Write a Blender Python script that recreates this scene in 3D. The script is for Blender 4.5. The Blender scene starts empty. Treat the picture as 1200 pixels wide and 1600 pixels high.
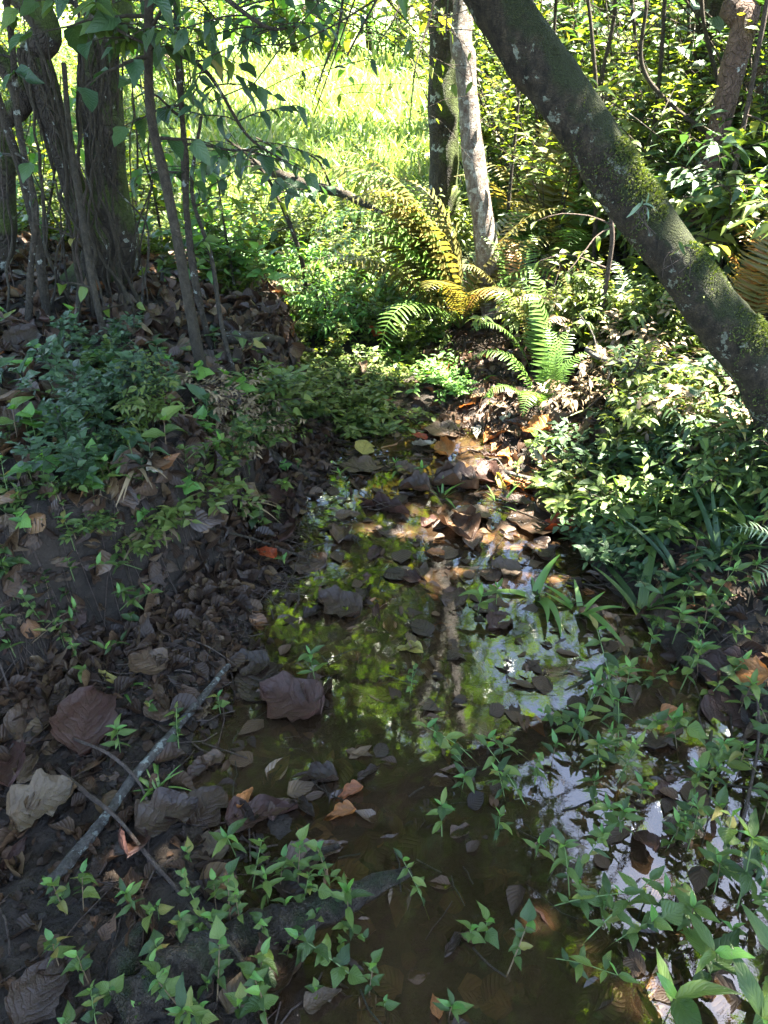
import bpy, math, random
import numpy as np
from mathutils import Vector, Matrix

# ------------------------------------------------------------------ camera, sky, sun, exposure
S = bpy.context.scene
R = math.radians
CAM_H, PITCH, FPX = 1.5, R(33.0), 1155.0
cam_data = bpy.data.cameras.new('camera')
cam_data.sensor_fit = 'VERTICAL'; cam_data.sensor_height = 36.0; cam_data.lens = 26.0
cam_data.clip_start = 0.02; cam_data.clip_end = 2000
cam = bpy.data.objects.new('camera', cam_data)
S.collection.objects.link(cam)
cam.location = (0, 0, CAM_H); cam.rotation_euler = (R(90) - PITCH, 0, 0)
S.camera = cam

TO_SUN = Vector((0.33, 0.12, 0.93)).normalized()
SUN_EL = math.asin(TO_SUN.z); SUN_ROT = math.atan2(TO_SUN.x, TO_SUN.y)
world = bpy.data.worlds.new('World'); S.world = world; world.use_nodes = True
wn, wl = world.node_tree.nodes, world.node_tree.links
wn.clear()
sky = wn.new('ShaderNodeTexSky'); sky.sky_type = 'NISHITA'; sky.sun_disc = False
sky.sun_elevation = SUN_EL; sky.sun_rotation = SUN_ROT
bg = wn.new('ShaderNodeBackground'); bg.inputs['Strength'].default_value = 0.055
wo = wn.new('ShaderNodeOutputWorld')
wl.new(sky.outputs[0], bg.inputs[0]); wl.new(bg.outputs[0], wo.inputs[0])
sun_data = bpy.data.lights.new('sun', 'SUN'); sun_data.energy = 5.0; sun_data.angle = R(0.53)
sun_data.color = (1.0, 0.93, 0.80)
sun = bpy.data.objects.new('sun', sun_data); S.collection.objects.link(sun)
sun.rotation_euler = TO_SUN.to_track_quat('Z', 'Y').to_euler(); sun.location = (8, 6, 15)
S.view_settings.view_transform = 'Standard'; S.view_settings.look = 'None'
S.view_settings.gamma = 1.0; S.view_settings.use_curve_mapping = False
S.view_settings.exposure = 4.45
S.cycles.max_bounces = 8; S.cycles.diffuse_bounces = 4; S.cycles.glossy_bounces = 3
S.cycles.transmission_bounces = 5; S.cycles.transparent_max_bounces = 10
S.cycles.sample_clamp_indirect = 6.0
S.cycles.use_denoising = True

# ------------------------------------------------------------------ numeric helpers
rng = np.random.default_rng(11)
rnd = random.Random(5)
_tab = np.random.default_rng(3).random(65536)
def _h(i, j, k):
    n = (i * 73856093) ^ (j * 19349663) ^ (k * 83492791)
    return _tab[n & 65535]
def vnoise(x, y, z=0.0):
    x, y, z = np.broadcast_arrays(np.asarray(x, float), np.asarray(y, float), np.asarray(z, float))
    xi, yi, zi = np.floor(x).astype(np.int64), np.floor(y).astype(np.int64), np.floor(z).astype(np.int64)
    fx, fy, fz = x - xi, y - yi, z - zi
    fx, fy, fz = [f * f * (3 - 2 * f) for f in (fx, fy, fz)]
    r = 0
    for a in (0, 1):
        for b in (0, 1):
            for c in (0, 1):
                w = (fx if a else 1 - fx) * (fy if b else 1 - fy) * (fz if c else 1 - fz)
                r = r + w * _h(xi + a, yi + b, zi + c)
    return r * 2 - 1
def fbm(x, y, z=0.0, o=4):
    r, a, f = 0, 1.0, 1.0
    for k in range(o):
        r = r + a * vnoise(x * f + 13.1 * k, y * f + 7.7 * k, np.asarray(z) * f + 3.3 * k)
        a *= 0.5; f *= 2.03
    return r
def sstep(t):
    t = np.clip(t, 0, 1); return t * t * (3 - 2 * t)

# ------------------------------------------------------------------ terrain height
YB = [-3, 1.0, 1.3, 1.45, 1.7, 1.95, 2.7, 3.2, 4, 5, 8]
XB = [-2.4, -1.7, -1.25, -0.98, -0.70, -0.50, -0.42, -0.40, -0.5, -1.0, -2.5]
YR = [-3, .6, 1.1, 1.4, 2, 2.7, 3.2, 4.2, 6]
XR = [1.2, 1.0, .90, .84, .66, .44, .33, .30, 1.0]
YL = [-3, .6, .9, 1.17, 1.62, 1.92, 2.3, 2.8, 3.2]
XL = [-.2, -.10, -.26, -.44, -.38, -.27, -.26, -.14, .02]
def terrain(x, y, fine=True):
    x = np.asarray(x, float); y = np.asarray(y, float)
    xb = np.interp(y, YB, XB) + 0.06 * vnoise(y * 3.1, 4.2)
    xr = np.interp(y, YR, XR) + 0.04 * vnoise(y * 4.3, 9.2)
    xl = np.interp(y, YL, XL) + 0.05 * vnoise(y * 6.0, 1.7)
    bed = -0.030 + 0.05 * sstep((xl - x) / 0.16)
    bed = bed + 0.05 * sstep((y - 2.9) / 0.5) + 0.10 * sstep((y - 4.0) / 2.5)
    hb = np.interp(y, [-3, 1.2, 1.5, 2, 3, 4, 5, 8], [.25, .30, .38, .43, .38, .25, .14, .0])
    left = hb * (sstep((xb - x) / 0.12)) + 0.14 * np.clip(xb - x, 0, 1.6) * np.interp(y, [0, 5, 9], [1, 1, 0])
    right = 0.05 * sstep((x - xr) / 0.12) + 0.30 * np.clip(x - xr, 0, 2.2) * np.interp(y, [0, 4, 9], [1, 1, 0])
    h = bed + left + right
    h = h + 0.014 * np.clip(y - 9, 0, 400) * (y < 400)
    near = np.interp(y, [0, 6, 12], [1, 1, 0.2])
    h = h + near * (0.022 * fbm(x * 3.2, y * 3.2, 0, 3))
    if fine:
        bank = 1 + 2.0 * sstep((xb + .1 - x) / 0.1)
        h = h + near * bank * (0.007 * fbm(x * 17, y * 17, 2, 3)) + near * .005 * np.abs(fbm(x * 34, y * 34, 5, 2))
    return h
def th(x, y): return float(terrain(x, y))
def ray(px, py):
    dx = (px - 600) / FPX; dy = -(py - 800) / FPX
    c, s = math.cos(PITCH), math.sin(PITCH)
    return Vector((dx, c + dy * s, -s + dy * c))
def at(px, py, Y):
    r = ray(px, py); t = Y / r.y
    return Vector((r.x * t, Y, CAM_H + r.z * t))
_TS = np.concatenate([np.arange(.4, 6, .012), np.arange(6, 60, .1)])
_GC = {}
def ground(px, py, lift=0.0):
    k = (px, py, lift)
    if k in _GC: return _GC[k].copy()
    r = ray(px, py)
    for T in (_TS[:260], _TS[260:]):
        g = terrain(r.x * T, r.y * T)
        hit = CAM_H + r.z * T <= np.maximum(g, -0.01) + lift
        if hit.any():
            i = int(np.argmax(hit)); _GC[k] = Vector((r.x * T[i], r.y * T[i], float(g[i]))); return _GC[k].copy()
    return Vector((r.x * 60, r.y * 60, 0))
def px_of(p):
    x, y, z = p[0], p[1], p[2] - CAM_H
    c, s = math.cos(PITCH), math.sin(PITCH)
    d = y * c - z * s
    u = y * s + z * c
    if d < 0.05: return (-9999, -9999)
    return (600 + x / d * FPX, 800 - u / d * FPX)

# ------------------------------------------------------------------ mesh helpers
COL = S.collection
def mk(name, V, F, mat, parent=None, UV=None, smooth=True, loc=None):
    V = np.ascontiguousarray(V, dtype=np.float32).reshape(-1, 3); F = np.ascontiguousarray(F, dtype=np.int32)
    me = bpy.data.meshes.new(name)
    n, k = F.shape
    me.vertices.add(len(V)); me.vertices.foreach_set('co', V.ravel())
    me.loops.add(n * k); me.loops.foreach_set('vertex_index', F.ravel())
    me.polygons.add(n); me.polygons.foreach_set('loop_start', np.arange(0, n * k, k, dtype=np.int32))
    me.polygons.foreach_set('use_smooth', np.full(n, smooth, dtype=bool))
    if UV is not None:
        uv = me.uv_layers.new(name='UVMap')
        uv.data.foreach_set('uv', np.ascontiguousarray(np.asarray(UV, np.float32)[F.ravel()]).ravel())
    me.update(calc_edges=True)
    me.materials.append(mat)
    return link(name, me, parent, loc)
def link(name, me, parent=None, loc=None, M=None):
    o = bpy.data.objects.new(name, me); COL.objects.link(o)
    if parent is not None: o.parent = parent
    if M is not None: o.matrix_basis = M
    elif loc is not None: o.location = loc
    return o
def tag(o, label, cat, group=None):
    o['label'] = label; o['category'] = cat
    if group: o['group'] = group
    return o
def thing(name, label, cat, loc=(0, 0, 0), group=None):
    o = bpy.data.objects.new(name, None); COL.objects.link(o); o.location = loc
    o.empty_display_size = 0.05
    return tag(o, label, cat, group)
def struct(o): o['kind'] = 'structure'; return o
def stuff(o): o['kind'] = 'stuff'; return o

class Geo:                                            # collects quads
    def __init__(s): s.V = []; s.F = []; s.U = []; s.n = 0
    def add(s, V, F, U=None):
        V = np.asarray(V, float).reshape(-1, 3)
        s.V.append(V); s.F.append(np.asarray(F) + s.n); s.n += len(V)
        s.U.append(np.zeros((len(V), 2)) if U is None else np.asarray(U, float))
    def build(s, name, mat, parent=None, off=None, smooth=True):
        V = np.concatenate(s.V); 
        if off is not None: V = V - np.array(off)
        return mk(name, V, np.concatenate(s.F), mat, parent, np.concatenate(s.U), smooth)

def tube(P, r, ns=8, bump=0.0, bf=8.0, seed=0.0, cap=True):
    P = np.asarray(P, float); n = len(P); r = np.broadcast_to(np.asarray(r, float), (n,)).copy()
    T = np.gradient(P, axis=0); T /= np.linalg.norm(T, axis=1)[:, None] + 1e-9
    up = np.array([0, 0, 1.0]) if abs(T[0][2]) < 0.9 else np.array([1.0, 0, 0])
    N = np.cross(T[0], up); N /= np.linalg.norm(N)
    Ns = [N]
    for i in range(1, n):
        N = N - T[i] * N.dot(T[i]); N /= np.linalg.norm(N) + 1e-9; Ns.append(N)
    Ns = np.array(Ns); Bs = np.cross(T, Ns)
    a = np.linspace(0, 2 * np.pi, ns, endpoint=False)
    ca, sa = np.cos(a), np.sin(a)
    D = Ns[:, None, :] * ca[None, :, None] + Bs[:, None, :] * sa[None, :, None]
    V = P[:, None, :] + D * r[:, None, None]
    if bump:
        d = fbm(V[..., 0] * bf + seed, V[..., 1] * bf, V[..., 2] * bf * 0.6, 4)
        V = V + D * (d * bump * r[:, None])[..., None]
    L = np.concatenate([[0], np.cumsum(np.linalg.norm(np.diff(P, axis=0), axis=1))])
    U = np.stack(np.broadcast_arrays((a / (2 * np.pi))[None, :], L[:, None]), -1)
    i = np.arange(n - 1)[:, None] * ns; j = np.arange(ns)[None, :]; j2 = (j + 1) % ns
    F = np.stack([i + j, i + j2, i + ns + j2, i + ns + j], -1).reshape(-1, 4)
    V = V.reshape(-1, 3); U = U.reshape(-1, 2)
    if cap and ns % 2 == 0:
        for b in (0, (n - 1) * ns):
            for q in range(ns // 2 - 1):
                f = [b + q, b + q + 1, b + ns - 2 - q, b + ns - 1 - q]
                F = np.vstack([F, [f if b else f[::-1]]])
    return V, F, U
def curve(ctrl, n=24):                                # Catmull-Rom
    C = np.asarray([tuple(c) for c in ctrl], float)
    if len(C) == 2: C = np.array([C[0], (C[0] + C[1]) / 2, C[1]])
    C = np.vstack([2 * C[0] - C[1], C, 2 * C[-1] - C[-2]])
    m = len(C) - 3; t = np.linspace(0, m - 1e-6, n); k = t.astype(int); t = (t - k)[:, None]
    a, b, c, d = C[k], C[k + 1], C[k + 2], C[k + 3]
    return 0.5 * (2 * b + (c - a) * t + (2 * a - 5 * b + 4 * c - d) * t ** 2 + (3 * b - a - 3 * c + d) * t ** 3)

# leaf templates: base at origin, length 1 along +Y, normal +Z
def leaf_shape(kind, v):
    if kind == 'lance': w = 0.17 * np.sin(np.pi * v ** 0.75) ** 0.9
    elif kind == 'ovate': w = 0.31 * np.sin(np.pi * v ** 0.62) ** 0.85 * (1 - 0.25 * v)
    elif kind == 'broad': w = 0.43 * np.sin(np.pi * v ** 0.75) ** 0.6
    elif kind == 'heart': w = 0.44 * np.sin(np.pi * v ** 0.5) ** 0.75 * (1 - 0.3 * v)
    elif kind == 'blade': w = 0.055 * np.sin(np.pi * (0.06 + 0.94 * v) ** 0.6) ** 0.6
    elif kind == 'obov': w = 0.30 * np.sin(np.pi * v ** 1.35) ** 0.7
    return np.maximum(w, 0.006)
def leaf(kind='ovate', nu=2, nv=4, fold=0.25, droop=0.2, wavy=0.0, curl=0.0, twist=0.0, seed=0):
    v = np.linspace(0, 1, nv + 1); u = np.linspace(-1, 1, nu + 1)
    vv, uu = np.meshgrid(v, u, indexing='ij')
    w = leaf_shape(kind, vv)
    x = uu * w; y = vv.copy(); z = np.abs(uu) * w * fold - droop * vv ** 2 * 0.6
    y = y - droop * 0.15 * vv ** 2
    if wavy: w = w * (1 + .22 * vnoise(vv * 5 + seed * 3.7, np.sign(uu) * 3 + seed) + .10 * vnoise(vv * 17 + seed, np.sign(uu) * 5)); x = uu * w
    if wavy and nv > 8: w = w * (1 - .45 * np.clip(vnoise(vv * 11 + seed * 9, np.sign(uu) * 7 + seed) - .35, 0, 1) * (np.abs(uu) > .6)); x = uu * w
    if kind == 'heart': y = y - 0.12 * np.abs(uu) * (1 - vv) ** 2 * 2
    if curl: z = z + curl * w * np.abs(uu) ** 2.2; x = x * (1 - 0.35 * abs(curl) * np.abs(uu))
    if wavy:
        z = z + wavy * fbm(uu * 1.6 + seed * 5.3, vv * 4 + seed * 2.1, seed, 3) * (0.35 + np.abs(uu))
        z = z + wavy * .35 * fbm(uu * 4 + seed, vv * 9, seed, 2)
    if twist:
        a = twist * vv; x, z = x * np.cos(a) - z * np.sin(a), x * np.sin(a) + z * np.cos(a)
    V = np.stack([x, y, z], -1).reshape(-1, 3); U = np.stack([uu, vv], -1).reshape(-1, 2)
    i = np.arange(nv)[:, None] * (nu + 1); j = np.arange(nu)[None, :]
    F = np.stack([i + j, i + j + 1, i + nu + 2 + j, i + nu + 1 + j], -1).reshape(-1, 4)
    return V, F, U
def basis(d, up):
    d = np.asarray(d, float); d = d / (np.linalg.norm(d, axis=-1, keepdims=True) + 1e-9)
    x = np.cross(d, up); x = x / (np.linalg.norm(x, axis=-1, keepdims=True) + 1e-9)
    z = np.cross(x, d)
    return np.stack([x, d, z], -1)                    # columns
def scatter(geo, tpl, P, D, UPv, sc, wsc=None):
    V, F, U = tpl; n = len(P)
    if n == 0: return
    B = basis(D, UPv)
    sc = np.broadcast_to(np.asarray(sc, float), (n,))
    W = np.einsum('nij,kj->nki', B, V) * sc[:, None, None] + np.asarray(P)[:, None, :]
    FF = (F[None] + (np.arange(n) * len(V))[:, None, None]).reshape(-1, F.shape[1])
    geo.add(W.reshape(-1, 3), FF, np.tile(U, (n, 1)))
def mat4(p, d, up, s):
    B = basis(np.array(d, float), np.array(up, float))
    M = Matrix([[B[0][0], B[0][1], B[0][2], 0], [B[1][0], B[1][1], B[1][2], 0], [B[2][0], B[2][1], B[2][2], 0], [0, 0, 0, 1]])
    return Matrix.Translation(Vector(p)) @ M @ Matrix.Diagonal((s, s, s, 1))

# ------------------------------------------------------------------ materials
class NT:
    def __init__(s, name):
        s.m = bpy.data.materials.new(name); s.m.use_nodes = True
        s.n = s.m.node_tree.nodes; s.l = s.m.node_tree.links; s.n.clear()
        s.out = s.n.new('ShaderNodeOutputMaterial')
    def new(s, t, **k):
        o = s.n.new(t)
        for a, b in k.items(): setattr(o, a, b)
        return o
    def lk(s, a, b): s.l.new(a, b)
    def val(s, sock, v):
        if isinstance(v, bpy.types.NodeSocket): s.lk(v, sock)
        else: sock.default_value = v
    def math(s, op, a, b=0.0, clamp=False):
        o = s.new('ShaderNodeMath', operation=op, use_clamp=clamp); s.val(o.inputs[0], a); s.val(o.inputs[1], b); return o.outputs[0]
    def noise(s, sc, det=4, rough=0.55, vec=None, w=None):
        o = s.new('ShaderNodeTexNoise'); o.inputs['Scale'].default_value = sc; o.inputs['Detail'].default_value = det
        o.inputs['Roughness'].default_value = rough
        if vec is not None: s.lk(vec, o.inputs['Vector'])
        return o.outputs['Fac']
    def ramp(s, fac, stops, interp='LINEAR'):
        o = s.new('ShaderNodeValToRGB'); s.lk(fac, o.inputs[0]); r = o.color_ramp; r.interpolation = interp
        while len(r.elements) < len(stops): r.elements.new(0.5)
        for e, (p, c) in zip(r.elements, stops):
            e.position = p; e.color = (c[0], c[1], c[2], 1) if len(c) == 3 else c
        return o.outputs[0]
    def gray(s, fac, a, b, lo=0.0, hi=1.0):
        o = s.new('ShaderNodeMapRange'); s.lk(fac, o.inputs[0]); o.inputs[1].default_value = a; o.inputs[2].default_value = b
        o.inputs[3].default_value = lo; o.inputs[4].default_value = hi; return o.outputs[0]
    def mix(s, fac, a, b, bt='MIX'):
        o = s.new('ShaderNodeMix', data_type='RGBA', blend_type=bt)
        s.val(o.inputs[0], fac); s.val(o.inputs[6], a if isinstance(a, bpy.types.NodeSocket) else (*a, 1)); s.val(o.inputs[7], b if isinstance(b, bpy.types.NodeSocket) else (*b, 1))
        return o.outputs[2]
    def bump(s, h, st=0.5, d=0.01):
        o = s.new('ShaderNodeBump'); o.inputs['Strength'].default_value = st; o.inputs['Distance'].default_value = d
        s.lk(h, o.inputs['Height']); return o.outputs[0]
    def prin(s, base, rough=0.5, spec=0.5, normal=None):
        o = s.new('ShaderNodeBsdfPrincipled'); s.val(o.inputs['Base Color'], base if isinstance(base, bpy.types.NodeSocket) else (*base, 1))
        s.val(o.inputs['Roughness'], rough); s.val(o.inputs['Specular IOR Level'], spec)
        if normal is not None: s.lk(normal, o.inputs['Normal'])
        return o
    def rand(s):
        g = s.new('ShaderNodeNewGeometry'); oi = s.new('ShaderNodeObjectInfo')
        a = s.math('ADD', g.outputs['Random Per Island'], oi.outputs['Random'])
        return s.math('FRACT', a)
    def obj(s): return s.new('ShaderNodeTexCoord').outputs['Object']

def leaf_mat(name, stops, trans=0.4, tcol=(1.5, 1.6, 0.5), rough=0.38, spec=0.5, veins=True, dead=False, spots=0.0, bumpd=0.002):
    t = NT(name)
    col = t.ramp(t.rand(), stops)
    uv = t.new('ShaderNodeUVMap').outputs[0]
    sx = t.new('ShaderNodeSeparateXYZ'); t.lk(uv, sx.inputs[0])
    au = t.math('ABSOLUTE', sx.outputs[0])
    nrm = None
    if veins:
        mid = t.math('LESS_THAN', au, 0.06)
        s1 = t.math('ADD', t.math('MULTIPLY', sx.outputs[1], 7.0), t.math('MULTIPLY', t.noise(5, 3, .6, t.obj()), 1.6)); s2 = t.math('MULTIPLY', au, 2.6)
        pp = t.math('PINGPONG', t.math('SUBTRACT', s1, s2), 0.5)
        vein = t.math('MAXIMUM', t.gray(pp, 0.0, 0.09, 1, 0), mid)
        col = t.mix(t.math('MULTIPLY', vein, t.gray(t.noise(14, 3, .6, t.obj()), .35, .7, .2 if dead else .03, .7 if dead else .4)), col, t.mix(1.0, col, (0.55, 0.45, 0.4) if dead else (1.7, 1.6, 1.4), 'MULTIPLY'))
        h = t.math('SUBTRACT', t.math('MULTIPLY', t.gray(pp, 0, 0.3), 1.0), vein)
        if dead: h = t.math('ADD', h, t.math('MULTIPLY', t.noise(30, 3, 0.6, t.obj()), 3.0))
        nrm = t.bump(h, 0.45 if dead else 0.4, bumpd)
    if dead:
        gi = t.noise(3.2, 6, .7, t.obj()); col = t.mix(t.gray(gi, .35, .65, 0, .6), col, t.mix(1.0, col, (.42, .40, .38), 'MULTIPLY'))
    if spots or dead:
        n = t.noise(9 if dead else 60, 5, 0.65, t.obj())
        col = t.mix(t.gray(n, 0.42, 0.62, 0, spots or 0.65), col, (0.035, 0.022, 0.014) if dead else (0.10, 0.075, 0.02))
    g = t.new('ShaderNodeNewGeometry')
    pale = t.mix(1.0, col, (1.15, 1.15, 1.25) if not dead else (1.25, 1.2, 1.15), 'MULTIPLY')
    colb = t.mix(g.outputs['Backfacing'], col, pale)
    p = t.prin(colb, rough, spec, nrm)
    if trans:
        tr = t.new('ShaderNodeBsdfTranslucent')
        tc = t.mix(1.0, col, tcol, 'MULTIPLY'); t.lk(tc, tr.inputs[0])
        mx = t.new('ShaderNodeMixShader'); mx.inputs[0].default_value = trans
        t.lk(p.outputs[0], mx.inputs[1]); t.lk(tr.outputs[0], mx.inputs[2]); t.lk(mx.outputs[0], t.out.inputs[0])
    else: t.lk(p.outputs[0], t.out.inputs[0])
    return t.m
MT = {}
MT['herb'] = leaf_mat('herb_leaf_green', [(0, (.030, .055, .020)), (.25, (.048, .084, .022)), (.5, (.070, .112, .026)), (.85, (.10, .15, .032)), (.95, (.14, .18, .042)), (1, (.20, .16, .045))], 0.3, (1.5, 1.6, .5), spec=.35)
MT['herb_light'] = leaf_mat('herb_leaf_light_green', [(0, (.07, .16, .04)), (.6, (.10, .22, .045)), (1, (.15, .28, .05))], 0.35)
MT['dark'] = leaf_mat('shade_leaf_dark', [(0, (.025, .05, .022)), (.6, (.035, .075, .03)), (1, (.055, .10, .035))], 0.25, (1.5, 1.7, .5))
MT['shrub'] = leaf_mat('shrub_leaf', [(0, (.05, .085, .018)), (.5, (.085, .13, .025)), (.9, (.13, .17, .03)), (1, (.19, .17, .04))], 0.5, (1.8, 1.7, .4))
MT['canopy'] = leaf_mat('canopy_leaf', [(0, (.045, .09, .02)), (.5, (.065, .13, .025)), (1, (.10, .16, .03))], 0.5, (2.0, 2.0, .4), veins=False)
MT['thin'] = leaf_mat('thin_undergrowth_leaf', [(0, (.07, .11, .025)), (.6, (.11, .155, .035)), (1, (.17, .19, .06))], 0.45, (1.7, 1.6, .45), rough=.42, veins=False)
MT['fern_y'] = leaf_mat('fern_yellow', [(0, (.10, .10, .030)), (.5, (.145, .12, .038)), (1, (.12, .13, .035))], 0.45, (1.4, 1.2, .5), veins=False)
MT['fern_o'] = leaf_mat('fern_orange', [(0, (.20, .08, .02)), (.5, (.25, .13, .03)), (1, (.14, .12, .03))], 0.4, (1.4, 1.1, .5), veins=False)
MT['fern_g'] = leaf_mat('fern_green', [(0, (.07, .14, .03)), (.5, (.10, .18, .035)), (1, (.08, .15, .04))], 0.4, veins=False)
MT['fern_p'] = leaf_mat('fern_pale', [(0, (.11, .17, .10)), (1, (.16, .22, .13))], 0.25, (1.2, 1.3, .7), veins=False)
MT['grass'] = leaf_mat('grass_blade', [(0, (.06, .13, .03)), (.6, (.09, .18, .035)), (1, (.14, .22, .05))], 0.35, veins=False)
MT['meadow'] = leaf_mat('meadow_grass', [(0, (.10, .16, .04)), (.5, (.14, .20, .05)), (.85, (.20, .24, .08)), (1, (.27, .25, .13))], 0.4, (1.35, 1.35, .7), veins=False, rough=.5)
MT['straw'] = leaf_mat('dry_straw', [(0, (.16, .11, .06)), (.6, (.24, .17, .09)), (1, (.10, .07, .04))], 0.15, (1, 1, .8), veins=False, rough=.6)
D = dict(bumpd=.0022, dead=True, trans=0.12, tcol=(1.3, 1.0, .7))
MT['f_brown'] = leaf_mat('fallen_leaf_brown', [(0, (.042, .022, .013)), (.5, (.070, .038, .021)), (1, (.11, .064, .034))], rough=.45, **D)
MT['f_tan'] = leaf_mat('fallen_leaf_tan', [(0, (.065, .040, .021)), (.5, (.095, .062, .033)), (1, (.15, .10, .052))], rough=.55, spots=.35, **D)
MT['f_dark'] = leaf_mat('fallen_leaf_dark', [(0, (.024, .016, .011)), (.5, (.040, .024, .016)), (1, (.065, .038, .024))], rough=.35, spec=.3, **D)
MT['f_purple'] = leaf_mat('fallen_leaf_purple_brown', [(0, (.040, .019, .014)), (1, (.070, .032, .023))], rough=.5, spec=.3, spots=.35, **D)
MT['f_red'] = leaf_mat('fallen_leaf_red', [(0, (.32, .045, .015)), (1, (.40, .08, .02))], rough=.4, spots=.4, dead=True, trans=.25, tcol=(1.5, .9, .5))
MT['f_orange'] = leaf_mat('fallen_leaf_orange', [(0, (.33, .13, .035)), (.6, (.40, .18, .05)), (1, (.30, .10, .04))], rough=.45, spots=.35, dead=True, trans=.25, tcol=(1.4, 1.0, .6))
MT['f_yellow'] = leaf_mat('fallen_leaf_yellow', [(0, (.38, .30, .05)), (1, (.30, .27, .07))], rough=.45, spots=.3, dead=True, trans=.25, tcol=(1.2, 1.2, .6))
MT['f_pale'] = leaf_mat('fallen_leaf_pale_grey', [(0, (.30, .28, .22)), (1, (.38, .35, .27))], rough=.55, spots=.25, **D)
LIT = leaf_mat('litter_leaf_mixed', [(0, (.03, .018, .012)), (.3, (.06, .032, .019)), (.55, (.10, .054, .030)), (.8, (.145, .088, .046)), (.93, (.20, .14, .07)), (1, (.28, .11, .035))], rough=.42, **D)
LITM = leaf_mat('litter_leaf_damp', [(0, (.022, .014, .010)), (.4, (.045, .026, .016)), (.8, (.085, .050, .028)), (1, (.15, .10, .05))], rough=.5, spec=.3, **D)
LITW = leaf_mat('litter_leaf_wet', [(0, (.02, .014, .010)), (.5, (.04, .026, .017)), (1, (.11, .062, .034))], rough=.5, spec=.2, **D)

def bark(name, c1, c2, moss=0.0, lichen=0.0, mossc=((.035, .05, .012), (.09, .12, .02)), sc=1.0, lichc=(.34, .36, .31), mossdir=(0.35, 0, 0.9), rough=.85):
    t = NT(name); oc = t.obj()
    mp = t.new('ShaderNodeMapping'); t.lk(oc, mp.inputs[0]); mp.inputs['Scale'].default_value = (1, 1, .5)
    n1 = t.noise(22 * sc, 8, .65, mp.outputs[0]); n2 = t.noise(70 * sc, 5, .7, oc)
    col = t.ramp(n1, [(.3, c1), (.5, tuple((a + b) / 2 for a, b in zip(c1, c2))), (.7, c2)])
    col = t.mix(t.gray(n2, .35, .65, 0, .6), col, t.mix(1.0, col, (.45, .42, .4), 'MULTIPLY'))
    h = t.math('ADD', n1, t.math('MULTIPLY', n2, .5))
    if lichen:
        n3 = t.noise(13 * sc, 5, .62, oc); n4 = t.noise(60 * sc, 4, .7, oc)
        m = t.math('MULTIPLY', t.gray(t.math('ADD', n3, t.math('MULTIPLY', n4, .25)), .79 - .12 * lichen, .81 - .12 * lichen), .9)
        col = t.mix(m, col, lichc)
    if moss:
        g = t.new('ShaderNodeNewGeometry'); dt = t.new('ShaderNodeVectorMath', operation='DOT_PRODUCT')
        t.lk(g.outputs['Normal'], dt.inputs[0]); dt.inputs[1].default_value = mossdir
        n5 = t.noise(5 * sc, 5, .6, oc)
        f = t.math('ADD', t.math('MULTIPLY', dt.outputs['Value'], .5), t.math('MULTIPLY', n5, 1.3))
        m = t.gray(f, 1.15 - .55 * moss, 1.35 - .55 * moss)
        mc = t.ramp(t.noise(140 * sc, 3, .7, oc), [(.3, mossc[0]), (.7, mossc[1])])
        col = t.mix(m, col, mc); h = t.math('ADD', h, t.math('MULTIPLY', m, t.noise(200, 2, .6, oc)))
    vo = t.new('ShaderNodeTexVoronoi', feature='DISTANCE_TO_EDGE'); vo.inputs['Scale'].default_value = 30 * sc; dv = t.new('ShaderNodeVectorMath', operation='MULTIPLY_ADD'); nt = t.new('ShaderNodeTexNoise'); nt.inputs['Scale'].default_value = 14 * sc; t.lk(oc, nt.inputs['Vector']); t.lk(nt.outputs['Color'], dv.inputs[0]); dv.inputs[1].default_value = (.14, .14, .14); t.lk(mp.outputs[0], dv.inputs[2]); t.lk(dv.outputs[0], vo.inputs['Vector']); ck = t.gray(vo.outputs['Distance'], 0, .12, 0, 1); col = t.mix(t.math('MULTIPLY', t.math('SUBTRACT', 1.0, ck), t.gray(n2, .4, .65, 0, .35)), col, (.014, .010, .007)); h = t.math('ADD', h, t.math('ADD', t.math('MULTIPLY', ck, .35), t.math('MULTIPLY', t.noise(7 * sc, 4, .6, oc), 1.5))); p = t.prin(col, rough, .3, t.bump(h, 1.0, .02)); t.lk(p.outputs[0], t.out.inputs[0]); return t.m
MT['bark_moss'] = bark('mossy_bark', (.008, .0065, .004), (.095, .072, .042), moss=.9, lichen=.5, sc=2.1, mossc=((.012, .016, .004), (.045, .055, .012)), lichc=(.24, .26, .19))
MT['bark_pale'] = bark('pale_flaky_bark', (.12, .065, .045), (.36, .33, .28), lichen=.8, lichc=(.44, .43, .38), sc=2)
MT['bark_dark'] = bark('dark_bark', (.028, .022, .016), (.07, .055, .04), moss=.9, lichen=.3)
MT['bark_brown'] = bark('brown_bark', (.075, .045, .032), (.20, .13, .095), lichen=.4)
MT['stem'] = bark('stem_bark', (.035, .028, .02), (.10, .08, .055), lichen=.3, sc=2)
MT['stick'] = bark('lichen_stick', (.05, .042, .034), (.22, .20, .17), lichen=.8, sc=3.5)
MT['twig'] = bark('twig_bark', (.08, .055, .042), (.20, .15, .12), sc=3)
MT['vine'] = bark('vine_bark', (.045, .034, .022), (.13, .105, .07), sc=3)
MT['wetwood'] = bark('wet_rotten_wood', (.012, .009, .007), (.11, .085, .06), moss=.3, sc=2, rough=.45, mossc=((.02, .028, .012), (.04, .05, .02)))
def flat(name, c, rough=.5, spec=.4):
    t = NT(name); n = t.noise(40, 3, .6, t.obj())
    p = t.prin(t.mix(t.gray(n, .3, .7, 0, .5), c, tuple(x * .55 for x in c)), rough, spec); t.lk(p.outputs[0], t.out.inputs[0]); return t.m
MT['gstem'] = flat('green_stem', (.13, .19, .06)); MT['rstem'] = flat('reddish_stem', (.16, .11, .06))
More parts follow.
